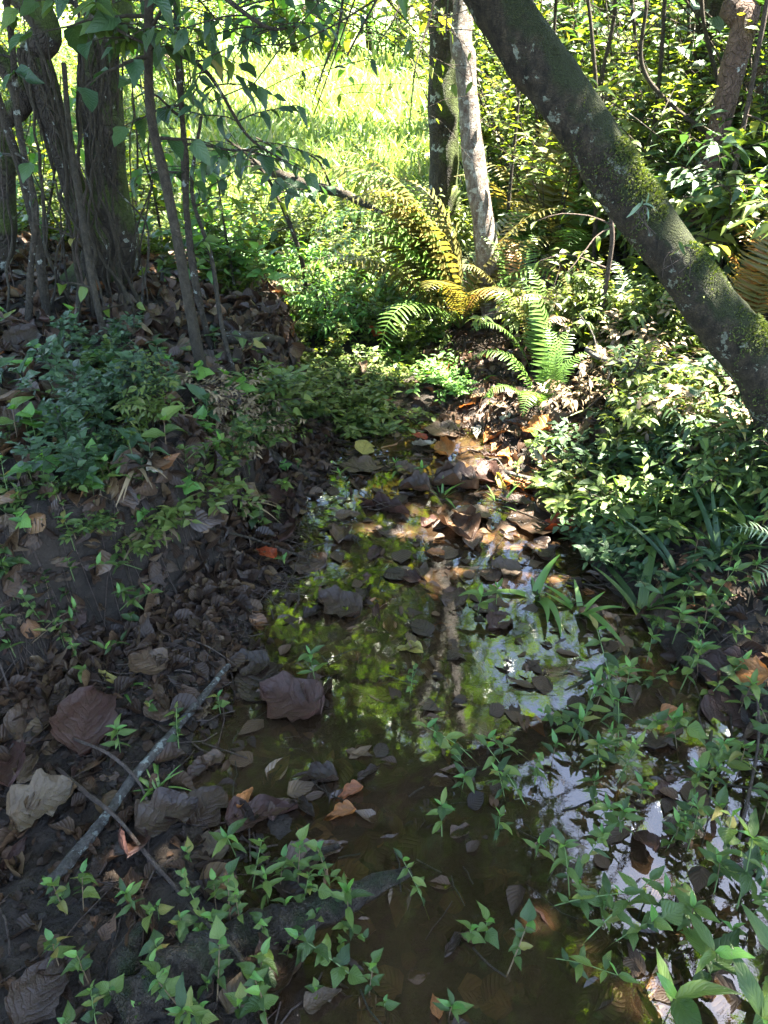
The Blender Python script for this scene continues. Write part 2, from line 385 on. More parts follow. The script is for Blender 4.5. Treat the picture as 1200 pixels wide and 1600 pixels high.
MT['moss'] = leaf_mat('moss_tuft', [(0, (.03, .04, .008)), (.6, (.06, .08, .014)), (1, (.12, .14, .025))], .3, veins=False, rough=.7)

def ground_mat():
    t = NT('mud_and_soil'); oc = t.obj()
    n1 = t.noise(3, 6, .6, oc); n2 = t.noise(26, 8, .7, oc); n3 = t.noise(120, 4, .7, oc)
    mud = t.ramp(n2, [(.3, (.009, .0068, .005)), (.5, (.021, .0155, .011)), (.7, (.044, .032, .022))])
    mud = t.mix(t.gray(n1, .4, .65, 0, .6), mud, (.045, .033, .024))
    pos = t.new('ShaderNodeSeparateXYZ'); t.lk(oc, pos.inputs[0])
    far = t.math('ADD', pos.outputs[1], t.math('MULTIPLY', n1, 1.5))
    col = t.mix(t.gray(far, 5.8, 7.5), mud, t.ramp(t.noise(1.3, 7, .65, oc), [(.3, (.06, .10, .02)), (.5, (.10, .17, .03)), (.7, (.15, .22, .04))]))
    z = pos.outputs[2]
    wet = t.gray(t.math('ADD', z, t.math('MULTIPLY', n1, .12)), .07, .16, .33, .85)
    h = t.math('ADD', n2, t.math('MULTIPLY', n3, .35))
    p = t.prin(col, wet, .3, t.bump(h, 1.0, .02)); t.lk(p.outputs[0], t.out.inputs[0]); return t.m
MT['ground'] = ground_mat()
def water_mat():
    t = NT('stream_water'); oc = t.obj()
    n = t.noise(7, 2, .5, oc); n2 = t.noise(60, 3, .6, oc)
    nb = t.bump(t.math('ADD', n, t.math('MULTIPLY', n2, .10)), .13, .005)
    gl = t.new('ShaderNodeBsdfGlossy'); gl.inputs['Roughness'].default_value = .0; t.lk(nb, gl.inputs['Normal'])
    tr = t.new('ShaderNodeBsdfTransparent'); tr.inputs[0].default_value = (.85, .74, .58, 1)
    fr = t.new('ShaderNodeFresnel'); fr.inputs[0].default_value = 1.88; t.lk(nb, fr.inputs['Normal'])
    mx = t.new('ShaderNodeMixShader'); t.lk(fr.outputs[0], mx.inputs[0]); df = t.new('ShaderNodeBsdfDiffuse'); df.inputs[0].default_value = (.115, .070, .038, 1); m0 = t.new('ShaderNodeMixShader'); t.lk(t.gray(t.noise(2.2, 4, .6, oc), .35, .7, .08, .26), m0.inputs[0]); t.lk(tr.outputs[0], m0.inputs[1]); t.lk(df.outputs[0], m0.inputs[2]); t.lk(m0.outputs[0], mx.inputs[1]); t.lk(gl.outputs[0], mx.inputs[2])
    t.lk(mx.outputs[0], t.out.inputs[0]); return t.m
MT['water'] = water_mat()

# ------------------------------------------------------------------ setting: ground sheet and water
def axis(lo, hi, step, far_lo, far_hi, g=1.16):
    a = list(np.arange(lo, hi + 1e-6, step)); s = step
    while a[-1] < far_hi: s *= g; a.append(a[-1] + s)
    s = step
    while a[0] > far_lo: s *= g; a.insert(0, a[0] - s)
    return np.array(a)
gx = axis(-1.7, 1.6, 0.015, -400, 400, 1.10); gy = axis(0.4, 3.6, 0.015, -60, 700, 1.07)
GX, GY = np.meshgrid(gx, gy, indexing='ij')
GZ = terrain(GX, GY)
nx, ny = GX.shape
i = np.arange(nx - 1)[:, None] * ny; j = np.arange(ny - 1)[None, :]
GF = np.stack([i + j, i + ny + j, i + ny + j + 1, i + j + 1], -1).reshape(-1, 4)
o = mk('ground', np.stack([GX, GY, GZ], -1), GF, MT['ground']); struct(o)
wx = np.linspace(-1.6, 1.9, 60); wy = np.linspace(-1.5, 4.0, 90)
WX, WY = np.meshgrid(wx, wy, indexing='ij')
i = np.arange(59)[:, None] * 90; j = np.arange(89)[None, :]
o = mk('water', np.stack([WX, WY, np.zeros_like(WX)], -1), np.stack([i + j, i + 90 + j, i + 91 + j, i + j + 1], -1).reshape(-1, 4), MT['water']); struct(o)

# ------------------------------------------------------------------ label helper
LAND = [(220, 1230, 'the grey lichened stick'), (130, 1130, 'the big purple-red dead leaf'), (430, 1450, 'the sunken dark log'),
        (70, 1260, 'the curled tan leaf'), (415, 885, 'the bright red leaf'), (640, 1015, 'the yellow-edged floating leaf'),
        (535, 1250, 'the orange boat-shaped leaf'), (735, 820, 'the midstream leaf pile'), (1160, 930, 'the pale fern frond'),
        (860, 560, 'the sunlit green fern'), (1100, 560, 'the mossy trunk foot'), (570, 710, 'the round yellow-brown leaf'),
        (830, 850, 'the upright grass blade'), (1165, 1065, 'the glowing orange leaf'), (430, 1100, 'the large wet shore leaf'),
        (245, 740, 'the pale hanging leaf'), (230, 1040, 'the oval brown mud leaf'), (170, 470, 'the twin vine-wrapped trunk'),
        (750, 470, 'the slender pale trunk'), (690, 390, 'the yellow fern clump'), (1150, 400, 'the orange fern'), (860, 770, 'the bleached forked stick'),
        (265, 690, 'the big five-fingered leaf'), (310, 560, 'the thin leaning sapling'), (440, 1530, 'the black crumpled leaf'),
        (1100, 1380, 'the tall star-topped herbs'), (480, 560, 'the dark fallen branch'), (1010, 560, 'the bleached branch'), (700, 1210, 'the drowned ribbed leaf'),
        (1040, 930, 'the drooping grass blade'), (50, 640, 'the heap of tan leaves')]
LABELS = []                                            # (object, base phrase, px, py) resolved at the end
def rel(px, py):
    b = min(LAND, key=lambda L: (L[0] - px) ** 2 + (L[1] - py) ** 2)
    dx, dy = px - b[0], py - b[1]
    if abs(dx) + abs(dy) < 22: return 'right beside ' + b[2]
    if abs(dx) > 1.6 * abs(dy): s = 'right of ' if dx > 0 else 'left of '
    elif abs(dy) > 1.6 * abs(dx): s = 'in front of ' if dy > 0 else 'behind '
    else: s = ('front ' if dy > 0 else 'rear ') + ('right of ' if dx > 0 else 'left of ')
    return s + b[2]
def auto(o, desc, cat, group=None):
    p = px_of(o.matrix_basis.translation)
    o['category'] = cat
    if group: o['group'] = group
    LABELS.append((o, desc + ' ' + rel(*p), p[0], p[1]))
    return o
ORD = ['leftmost', 'second from left', 'third from left', 'fourth from left', 'fifth from left', 'sixth from left', 'seventh from left', 'eighth from left',
       'ninth from left', 'tenth from left']
def resolve_labels():
    d = {}
    for L in LABELS: d.setdefault(L[1], []).append(L)
    for k, ls in d.items():
        if len(ls) == 1: ls[0][0]['label'] = k; continue
        ls.sort(key=lambda L: L[2])
        for q, L in enumerate(ls):
            if q < 10: L[0]['label'] = (ORD[q] + ' ' + k) if q < len(ls) - 1 or len(ls) > 10 else 'rightmost ' + k
            else: L[0]['label'] = ('%s from left ' % ['eleventh','twelfth','thirteenth','fourteenth','fifteenth','sixteenth','seventeenth','eighteenth','nineteenth','twentieth'][min(q - 10, 9)]) + k

# ------------------------------------------------------------------ trees
SUNP = []                                             # sunny ground areas (cx, cy, rx, ry)
def sunlit(g):
    x, y = g[:, 0], g[:, 1]
    s = ((x - .74) / .40) ** 2 + ((y - 2.95) / .62) ** 2 < 1
    s |= ((x - .45) / .75) ** 2 + ((y - 4.3) / .95) ** 2 < 1
    s |= ((x + .75) / 1.15) ** 2 + ((y - 5.4) / 1.3) ** 2 < 1
    s |= (y > 6.0)
    s |= (x > 1.1) & (y > 3.6) & (vnoise(x * 3, y * 3) > .05)
    s |= (x < -1.3) & (y > 4.2)
    s |= (np.abs(y - 2.1) < .15) & (x > -.1) & (x < 1.4) & (vnoise(x * 7, y * 7, 9) > -.3)
    s |= (((x - 1.08) / .34) ** 2 + ((y - 2.8) / .7) ** 2 < 1) & (vnoise(x * 6, y * 6, 4) > -.35)
    s |= (x > -1.3) & (x < 1.2) & (y > 3.7) & (vnoise(x * 4, y * 4, 3) > -.55)
    s |= ((x - .1) / .45) ** 2 + ((y - 3.75) / .35) ** 2 < 1
    s |= ((x - 1.25) / .16) ** 2 + ((y - 1.35) / .12) ** 2 < 1
    s |= ((x - 1.35) / .35) ** 2 + ((y - 2.25) / .35) ** 2 < 1
    return s
ts = np.array(TO_SUN)
def crown(geo_b, geo_l, start, d0, L, r0, depth, spread=.55, nl=26, ls=.11, P=None):
    """recursive limbs; leaf clumps on the last two levels"""
    d = np.array(d0, float); d /= np.linalg.norm(d)
    n = 5; pts = [np.array(start, float)]
    for k in range(n):
        d = d + rng.normal(0, .16, 3) + np.array([0, 0, .04]); d /= np.linalg.norm(d); pts.append(pts[-1] + d * L / n)
    pts = np.array(pts); rr = np.linspace(r0, r0 * .55, n + 1)
    if depth <= 1 and P is not None:
        gg = pts - ts * (pts[:, 2:3] - .25) / ts[2]
        if P is not FREE and sunlit(gg).mean() > .25 and rng.random() < (.9 if gg[:, 0].max() > -1.3 else .0): return
    if not (P is not FREE and depth <= 2 and sunlit(pts - ts * (pts[:, 2:3] - .25) / ts[2]).mean() > .3): geo_b.add(*tube(pts, rr * .6, 6 if depth > 1 else 4))  # branches shading the sunny areas are left out to let sun through
    if depth <= 1:
        m = nl; t = rng.random(m); k = np.minimum((t * n).astype(int), n - 1)
        pos = pts[k] + (pts[k + 1] - pts[k]) * (t * n - k)[:, None] + rng.normal(0, .13 + .10 * depth, (m, 3))
        P.append(pos)
    if depth == 0: return
    for c in range(4 if depth > 1 else 4):
        t = .35 + .65 * (c + rng.random()) / 4; k = min(int(t * n), n - 1)
        p = pts[k] + (pts[k + 1] - pts[k]) * (t * n - k)
        dd = d + rng.normal(0, spread, 3); dd[2] *= .7
        crown(geo_b, geo_l, p, dd, L * .68, r0 * .5 * (1.1 - .3 * t), depth - 1, spread, nl, ls, P)
CAN = [leaf('ovate', 1, 2, .2, .3), leaf('lance', 2, 2, .3, .35)]
NLEAF = [0, 0]; tree_last = []; FREE = []
def tree(name, label, trunk_ctrl, radii, mat, limbs, loc, nl=26, ls=.12, bump=.18, ns=14, n=60, bf=6., keep=0.05, keepfar=.16, lmat='canopy', depth=3, free=False):
    global rng
    rng_keep = rng; rng = np.random.default_rng(sum(map(ord, name)))
    t = thing(name, label, 'tree', loc)
    off = np.array(loc, float)
    P = curve(trunk_ctrl, n); r = np.interp(np.linspace(0, 1, n), np.linspace(0, 1, len(radii)), radii)
    g = Geo(); g.add(*tube(P, r, ns, bump, bf, seed=off[0] * 7)); g.build('trunk', mat, t, off)
    gb = Geo(); LP = []
    if free: FREE.append(0); LP = FREE
    for (s, d, L, r0) in limbs: crown(gb, None, P[int(s * (n - 1))], d, L, r0, depth, P=LP, nl=nl)
    gb.build('branch', mat, t, off)
    LP = np.concatenate([q for q in LP if not isinstance(q, int)]); FREE.clear()
    gp = LP - ts * (LP[:, 2:3] - .25) / ts[2]
    lit = sunlit(gp)
    cl = vnoise(gp[:, 0] * 1.3, gp[:, 1] * 1.3 + 20) > .05; kp = np.where((gp[:, 1] > 5.9) & (gp[:, 0] > -1.3), .10, keep); kp = np.where((gp[:, 1] > 5.9) & (gp[:, 0] < -1.3), np.where(cl, .25, .05), kp); kp = np.where((gp[:, 1] > 3.6) & (gp[:, 1] < 4.7) & (gp[:, 0] < -.5), .25, kp); k = ~lit | (rng.random(len(LP)) < kp)  # unseen crown leaves thinned so sun falls on the chosen ground areas
    if free: k[:] = vnoise(LP[:, 0] * .9, LP[:, 1] * .9, LP[:, 2] * .9) > -.15
    # keep the crowns out of the picture
    q = np.array([px_of(p) for p in LP]); k &= ~((q[:, 1] > -70) & (q[:, 0] > -100) & (q[:, 0] < 1300)) | (rng.random(len(LP)) < .0)
    LP = LP[k]; NLEAF[0] += len(LP)
    m = len(LP); dirs = rng.normal(0, 1, (m, 3)); dirs[:, 2] -= .5
    up = rng.normal(0, .55, (m, 3)); up[:, 2] += 1
    sc = ls * rng.uniform(.6, 1.3, m)
    gl = Geo(); h = rng.random(m) < .6
    scatter(gl, CAN[0], LP[h], dirs[h], up[h], sc[h]); scatter(gl, CAN[1], LP[~h], dirs[~h], up[~h], sc[~h] * 1.3)
    stuff(gl.build('crown', MT[lmat], t, off))
    tree_last[:] = [t, P, r]; rng = rng_keep
    return t, P, r
def limbset(c, n, L, r0, base=.8, az0=0, up=.5):
    out = []
    for k in range(n):
        a = az0 + k * 2 * math.pi / n + rnd.uniform(-.4, .4)
        out.append((base + (1 - base) * k / max(1, n - 1), (math.cos(a), math.sin(a), up + rnd.uniform(-.2, .4)), L * rnd.uniform(.8, 1.2), r0))
    return out
# leaning mossy tree
b = Vector((1.42, 1.95, .15))
c = [b, at(1248, 700, 2.05), at(1186, 575, 2.08), at(1083, 445, 2.12), at(985, 310, 2.18), at(888, 165, 2.26), at(782, 10, 2.34), (-.1, 2.5, 2.1), (-.75, 2.8, 3.2), (-.9, 3.2, 4.6), (-.6, 3.6, 6.0)]
tl, PL, RL = tree('leaning_tree', 'thick moss-covered trunk leaning from the right edge up to the left across the frame', c,
     [.14, .105, .080, .068, .067, .070, .073, .076, .075, .07, .05], MT['bark_moss'],
     limbset(None, 5, 2.0, .06, .8, .3), tuple(b), bump=.10, ns=64, n=260, bf=14., nl=30)
# stub where the trunk is scarred, moss cushions
def moss_on(parent, off, P, r, frac, n, size, side, name='moss'):
    k = (rng.uniform(frac[0], frac[1], n) * (len(P) - 1)).astype(int)
    T = np.gradient(P, axis=0); T /= np.linalg.norm(T, axis=1)[:, None]
    s = np.array(side, float); s /= np.linalg.norm(s)
    dd = s + rng.normal(0, .55, (n, 3)); dd -= T[k] * (dd * T[k]).sum(1)[:, None]; dd /= np.linalg.norm(dd, axis=1)[:, None]
    pos = P[k] + dd * r[k][:, None] * .99
    mask = fbm(pos[:, 0] * 9, pos[:, 1] * 9, pos[:, 2] * 9, 3) > -.15
    pos, dd = pos[mask], dd[mask]; m = len(pos)
    g = Geo(); scatter(g, leaf('lance', 1, 2, .3, .3), pos, dd + rng.normal(0, .7, (m, 3)), rng.normal(0, 1, (m, 3)), size * rng.uniform(.5, 1.4, m))
    return stuff(g.build(name, MT['moss'], parent, off))
moss_on(tl, b, PL, RL, (.06, .45), 26000, .011, (.75, -.25, .75))
moss_on(tl, b, PL, RL, (.05, .5), 6000, .008, (-.3, -1, .1))
# slender pale tree
base = at(775, 520, 4.0); base.z = th(base.x, 4.0)
c = [base, at(772, 500, 4.0), at(762, 400, 4.02), at(748, 300, 4.05), at(735, 200, 4.1), at(728, 100, 4.15), at(725, 20, 4.2), (.55, 4.5, 2.6), (.75, 4.8, 4.2), (1.0, 5.1, 6)]
tree('pale_tree', 'slender upright trunk with pale flaking bark rising behind the yellow ferns', c, [.055, .06, .058, .056, .054, .052, .05, .05, .05, .04],
     MT['bark_pale'], limbset(None, 5, 1.7, .045, .72, 1.)[:3] + [(.8, (.1, 1, .15), 2.3, .03), (.86, (-.5, .9, .3), 2.3, .045), (.9, (.4, 1, .5), 2.2, .04), (.75, (.5, 1, .0), 2.4, .045), (.95, (-.2, 1, .4), 2.4, .04), (.83, (-1, .8, .1), 2.4, .045)], tuple(base), bump=.14, ns=20, n=90, bf=9, nl=30)  # forward limbs added above the view to fill the stream reflection
# short mossy trunk behind
base = at(697, 320, 5.6); base.z = th(base.x, 5.6) 
c = [base, at(692, 240, 5.6), at(690, 150, 5.6), at(694, 60, 5.6), at(700, -40, 5.6), (.6, 5.7, 3.4), (.4, 6, 5.2)]
tree('mossy_back_tree', 'dark mossy trunk standing behind and left of the slender pale trunk', c, [.105, .10, .095, .09, .09, .08, .05], MT['bark_dark'],
     limbset(None, 5, 1.9, .05, .7, 2.) + [(.72, (.2, 1, .05), 2.6, .05), (.78, (-.6, .9, .2), 2.6, .05), (.85, (0, 1, .6), 2.5, .05), (.7, (-.9, .5, .1), 2.2, .05), (.9, (-.5, 1, .7), 2.6, .05), (.95, (.4, 1, .3), 2.6, .05), (.8, (.8, 1, .2), 2.4, .05), (.97, (-.1, 1, 1), 2.6, .05)], tuple(base), bump=.2, ns=18, n=60, nl=34)  # extra limbs reach ahead, put in for leaves mirrored in the stream
# left twin trunk
def fibres(t, off, P, r, n, mat='vine', f=(0, .62)):
    g = Geo(); m = len(P); k0, k1 = int(f[0] * m), int(f[1] * m)
    for q in range(n):
        a0 = rng.uniform(-2.9, .2); s0 = rng.integers(k0, k1 - 8); s1 = min(k1, s0 + rng.integers(10, k1)); idx = np.arange(s0, s1, 2)
        if len(idx) < 4: continue
        a = a0 + .5 * vnoise(idx * .11, q * 3.1); rr = r[idx] * rng.uniform(1.0, 1.12)
        pts = P[idx] + np.stack([np.cos(a) * rr, np.sin(a) * rr, 0 * a], 1)
        g.add(*tube(pts, rng.uniform(.003, .010), 5, .2, 30, cap=False))
    return stuff(g.build('climbing_roots', MT[mat], t, off))
b1 = Vector((-1.38, 3.45, .45))
c = [b1, at(180, 400, 3.4), at(165, 300, 3.4), at(158, 180, 3.42), at(158, 60, 3.45), at(150, -60, 3.5), (-1.6, 3.6, 3.2), (-1.2, 4.2, 5.2)]
tree('vine_wrapped_tree', 'thick upright dark trunk wrapped in dry vines on the left bank', c, [.10, .088, .084, .082, .080, .080, .08, .06], MT['bark_dark'],
     limbset(None, 6, 2.0, .06, .75, .5), tuple(b1), bump=.22, ns=26, n=90, nl=30)
fibres(tree_last[0], b1, tree_last[1], tree_last[2], 16)
b2 = Vector((-1.50, 3.35, .45))
c = [b2, at(150, 400, 3.3), at(118, 300, 3.3), at(85, 190, 3.3), at(55, 90, 3.3), at(20, -30, 3.3), (-2.5, 3.4, 2.8), (-3.2, 3.6, 5.2)]
tree('left_leaning_tree', 'dark trunk leaning up to the top left corner beside the upright vine-wrapped one', c, [.07, .058, .056, .055, .055, .055, .06, .05], MT['bark_dark'],
     limbset(None, 5, 2.0, .06, .75, 1.5), tuple(b2), bump=.22, ns=22, n=90, nl=26)
fibres(tree_last[0], b2, tree_last[1], tree_last[2], 12)
base = at(-8, 480, 3.3); base.z = th(base.x, 3.3)
c = [base, at(0, 400, 3.3), at(5, 300, 3.3), at(-5, 200, 3.3), at(-30, 60, 3.3), (-2.9, 3.1, 3.0), (-3.6, 2.4, 5.)]
tree('edge_tree', 'dark trunk cut by the left edge of the frame', c, [.055, .05, .048, .046, .046, .045, .04], MT['bark_dark'], limbset(None, 5, 2.0, .05, .75, 2.5), tuple(base), bump=.2, ns=16, nl=26)
# right side trunks
base = at(1085, 400, 3.6); base.z = th(base.x, 3.6)
c = [base, at(1088, 330, 3.6), at(1118, 220, 3.6), at(1145, 110, 3.62), at(1168, 20, 3.65), at(1190, -70, 3.7), (2.5, 3.8, 3.6), (3.2, 4.2, 5.8)]
tree('brown_tree', 'reddish brown slim trunk leaning right behind the mossy leaning trunk', c, [.06, .055, .052, .05, .048, .045, .045, .04], MT['bark_brown'],
     limbset(None, 6, 2.1, .05, .7, 0) + [(.85, (-1, .2, .1), 2.4, .026), (.9, (-1, .6, .3), 2.4, .026), (.95, (-1, -.3, .4), 2.4, .026)], tuple(base), bump=.16, ns=16, nl=60, ls=.14)  # limbs towards the stream added to close sky gaps in its reflection
base = at(1120, 330, 4.8); base.z = th(base.x, 4.8)
c = [base, at(1115, 240, 4.8), at(1112, 150, 4.8), at(1120, 0, 4.8), (2.7, 4.8, 3.4), (3.8, 5.0, 5.8)]
tree('dark_back_tree', 'dark shaded trunk deep in the thicket at the upper right', c, [.10, .09, .09, .08, .08, .05], MT['bark_dark'],
     limbset(None, 6, 2.3, .06, .7, .8), tuple(base), bump=.2, ns=16, nl=46)
base = at(1165, 350, 4.1); base.z = th(base.x, 4.1)
c = [base, at(1175, 280, 4.1), at(1190, 200, 4.1), at(1215, 100, 4.1), (2.9, 4.1, 2.6), (3.4, 3.0, 5.4)]
tree('ridged_tree', 'furrowed brown trunk leaning at the right edge above the orange fern', c, [.085, .08, .075, .07, .07, .05], MT['bark_brown'],
     limbset(None, 7, 2.2, .06, .7, .2) + [(.85, (-1, -.6, .25), 2.6, .028), (.9, (-.7, -1, .35), 2.6, .028), (.95, (-1, -.1, .5), 2.6, .028), (.8, (-.9, -.9, .1), 2.8, .028), (.97, (-.3, -1, .8), 2.4, .028)], tuple(base), bump=.25, ns=16, bf=12, nl=36, ls=.14)  # limbs over the stream added to keep direct sun off the water

c = [(3.1, 12.0, th(3.1, 12.0)), (3.0, 12.0, 2), (2.8, 12.1, 4), (2.5, 12.2, 6), (2.3, 12, 8)]  # added tree; its out-of-view crown gives the water leaves to reflect
tree('tall_thicket_tree', 'added tall tree hidden behind the upper right thicket, crown fills the stream reflection', c, [.16, .14, .12, .10, .06], MT['bark_dark'],
     [(.62, (-1, -.3, .15), 3.4, .06), (.66, (-.9, .5, .1), 3.4, .06), (.72, (-.3, -1, .2), 3.0, .06), (.78, (-1, .1, .5), 3.4, .06), (.82, (-.8, -.7, .5), 3.0, .05), (.86, (.6, -.8, .3), 2.8, .05), (.92, (-.5, -.4, 1), 2.8, .05), (.97, (-.6, .5, .8), 2.8, .05), (.8, (.9, .2, .3), 2.8, .05)], c[0], nl=44, ls=.17, free=True)
c = [(-4.6, 9.5, th(-4.6, 9.5)), (-4.5, 9.5, 2), (-4.3, 9.5, 4), (-4.0, 9.6, 6), (-3.8, 9.6, 7.6)]  # added off-frame tree whose crown hides open sky in the stream reflection
tree('meadow_edge_tree', 'added unseen tree left of the meadow, crown fills the left of the stream reflection', c, [.15, .13, .11, .09, .05], MT['bark_dark'],
     [(.62, (1, -.3, .15), 3.0, .06), (.68, (1, .4, .15), 3.0, .06), (.76, (.9, .0, .4), 3.2, .06), (.82, (.6, -.9, .4), 2.8, .05), (.9, (.7, .3, .8), 2.8, .05), (.85, (-.8, .3, .4), 2.6, .05)], c[0], nl=40, ls=.17, free=True)

# ------------------------------------------------------------------ woody stems, vines and saplings
LV_S = leaf('ovate', 2, 4, .3, .35); LV_L = leaf('lance', 2, 4, .3, .35); LV_L2 = leaf('lance', 2, 4, .15, .7, twist=.5)
def leafmesh(name, tpl, mat):
    o = mk(name, tpl[0], tpl[1], mat, UV=tpl[2]); me = o.data; bpy.data.objects.remove(o); return me
LM = {}
def lm(kind, mat, k=0):
    key = (kind, mat, k)
    if key not in LM:
        p = [(.3, .3, 0), (.2, .75, .5), (.55, .15, -.4), (.1, .5, .3), (.3, -.2, .1), (.5, .9, -.2)][k]
        LM[key] = leafmesh('leaf', leaf(kind, 4, 6, p[0], p[1], wavy=.035, twist=p[2], seed=k + 1), MT[mat])
    return LM[key]
def leafpart(parent, kind, mat, p, d, up, s):
    return link('leaf', lm(kind, mat, rnd.randrange(6)), parent, M=mat4(p, d, up, s))
def stem_thing(name, label, cat, ctrl, r, mat, n=40, leaves=0, kind='lance', lmat='dark', ls=.09, twigs=0, tl_=.35, span=(.3, 1), ns=8, group=None, bump=.12, leaf_as_parts=True):
    ctrl = [Vector(q) for q in ctrl]; off = ctrl[0]
    t = thing(name, label, cat, off, group)
    P = curve(ctrl, n) ; rr = np.linspace(r[0], r[1], n)
    g = Geo(); g.add(*tube(P, rr, ns, bump, 12, seed=off[0])); g.build('stem', MT[mat], t, off)
    O = np.array(off); spots = []
    gt = Geo()
    for q in range(twigs):
        gt = Geo()
        k = int(rnd.uniform(*span) * (n - 1)); a = rnd.uniform(0, 2 * math.pi)
        d = np.array([math.cos(a), math.sin(a) * .7, rnd.uniform(-.1, .6)]); L = tl_ * rnd.uniform(.5, 1.3)
        pts = [P[k]]
        for s in range(6):
            d = d + rng.normal(0, .12, 3) + np.array([0, 0, -.08]); d /= np.linalg.norm(d); pts.append(pts[-1] + d * L / 6)
        pts = np.array(pts); gt.add(*tube(pts, np.linspace(rr[k] * .45, .0015, 7), 5)); gt.build('twig', MT[mat], t, off)
        m = max(2, leaves // twigs)
        for s in range(m):
            f = .25 + .75 * s / (m - 1); j = min(int(f * 6), 5); p = pts[j] + (pts[j + 1] - pts[j]) * (f * 6 - j)
            side = np.cross(d, [0, 0, 1]); side /= np.linalg.norm(side) + 1e-6
            dd = d * .6 + side * (1 if s % 2 else -1) * .9 + np.array([0, 0, rnd.uniform(-.9, .05)])
            spots.append((p, dd))
    for p, dd in spots:
        leafpart(t, kind, lmat, p - O, dd, (rnd.uniform(-.5, .5), rnd.uniform(-.7, .2), 1), ls * rnd.uniform(.7, 1.25))
    return t
def gnd(px, py): g = ground(px, py); return g
g = gnd(318, 590)
stem_thing('sapling', 'thin pale-barked sapling leaning left, rising through the middle of the left bank', 'sapling',
  [g, at(300, 500, g.y + .02), at(278, 380, g.y + .06), at(258, 280, g.y + .1), at(236, 180, g.y + .1), at(232, 60, g.y + .1), at(235, -60, g.y + .1), at(230, -160, g.y + .1)], (.019, .011), 'vine', 70, 34, 'ovate', 'dark', .09, 9, .3, (.5, 1), 10)
g = gnd(330, 545)
stem_thing('sapling', 'dark knotted upright sapling just right of the pale leaning one', 'sapling',
  [g, at(305, 440, g.y), at(292, 330, g.y), at(288, 230, g.y), at(281, 130, g.y), at(276, 30, g.y), at(270, -100, g.y)], (.016, .010), 'stem', 60, 36, 'ovate', 'dark', .09, 10, .35, (.35, 1), 8, bump=.3)
g = gnd(168, 545)
stem_thing('sapling', 'straight tan stem standing in front of the vine-wrapped trunk', 'sapling',
  [g, at(145, 440, g.y + .05), at(122, 300, g.y + .2), at(108, 200, g.y + .3), at(100, 100, g.y + .4)], (.014, .010), 'vine', 50, 8, 'ovate', 'herb', .06, 3, .2, (.1, .4))
g = gnd(75, 500)
stem_thing('sapling', 'dark slim stem leaning left near the left edge', 'sapling',
  [g, at(62, 400, g.y), at(42, 300, g.y), at(18, 220, g.y), at(-15, 120, g.y)], (.020, .014), 'stem', 50, 8, 'ovate', 'dark', .08, 3, .25, (.4, .9), bump=.2)
g = gnd(45, 505)
stem_thing('sapling', 'second dark slim stem by the left edge, nearly upright', 'sapling',
  [g, at(48, 420, g.y), at(55, 330, g.y), at(30, 200, g.y + .1), at(18, 60, g.y + .1), at(0, -60, g.y)], (.013, .010), 'stem', 50, 6, 'ovate', 'dark', .08, 2, .25, (.4, .9), bump=.2)
# arching branch with dark pointed leaves, top left
stem_thing('overhanging_branch', 'overhanging branch with dark pointed leaves hanging at the top left', 'branch',
  [at(290, -120, 3.0), at(330, -30, 2.6), at(375, 15, 2.5), at(425, 45, 2.5), at(470, 40, 2.6)], (.010, .003), 'stem', 40, 80, 'lance', 'dark', .066, 12, .28, (.15, 1))
stem_thing('overhanging_branch', 'leafy dark branch arching down from the left against the bright meadow', 'branch',
  [at(150, 60, 3.3), at(240, 75, 2.9), at(320, 110, 2.8), at(385, 210, 2.8), at(440, 250, 2.85)], (.010, .003), 'stem', 40, 84, 'lance', 'dark', .066, 13, .28, (.3, 1))
stem_thing('overhanging_branch', 'dense green leafy spray across the top of the left trunks', 'branch',
  [at(60, -60, 2.9), at(120, 10, 2.7), at(190, 50, 2.6), at(250, 80, 2.6)], (.009, .003), 'stem', 40, 84, 'ovate', 'herb', .07, 14, .26, (.1, 1))
stem_thing('overhanging_branch', 'bare twiggy branch drooping into the top centre of the frame', 'branch',
  [at(540, -60, 3.2), at(530, 40, 3.1), at(505, 110, 3.0), at(488, 160, 3.0)], (.006, .0015), 'stem', 30, 14, 'lance', 'dark', .05, 7, .3, (.1, 1))
stem_thing('overhanging_branch', 'tangled bare twigs hanging left of the slender pale trunk', 'branch',
  [at(690, -40, 3.9), at(668, 40, 3.8), at(650, 100, 3.7), at(640, 190, 3.7)], (.007, .002), 'stem', 30, 26, 'lance', 'shrub', .045, 13, .42, (.05, 1))
stem_thing('arching_shrub', 'low arching shrub with dark drooping leaves before the meadow', 'shrub',
  [gnd(480, 480), at(470, 400, 3.9), at(430, 300, 3.9), at(395, 250, 3.9), at(350, 215, 3.9)], (.014, .004), 'stem', 40, 84, 'ovate', 'dark', .075, 14, .38, (.35, 1))
stem_thing('leafy_sapling', 'leafy young shrub with bright oval leaves standing before the left end of the meadow', 'shrub',
  [gnd(250, 470), at(255, 400, 3.8), at(240, 300, 3.8), at(215, 220, 3.8)], (.010, .003), 'stem', 30, 70, 'ovate', 'herb_light', .075, 14, .34, (.2, 1))
stem_thing('leafy_sapling', 'leafy young shrub with pale green leaves just right of the knotted sapling', 'shrub',
  [gnd(370, 520), at(365, 440, 3.6), at(350, 350, 3.7), at(340, 280, 3.8)], (.009, .003), 'stem', 30, 70, 'lance', 'shrub', .085, 14, .32, (.2, 1))
stem_thing('leafy_sapling', 'thin shrub with bright leaves behind the gap between the left trunks', 'shrub',
  [gnd(60, 430), at(75, 340, 4.2), at(90, 230, 4.2), at(95, 120, 4.2)], (.010, .003), 'stem', 30, 80, 'ovate', 'herb_light', .085, 14, .4, (.2, 1))
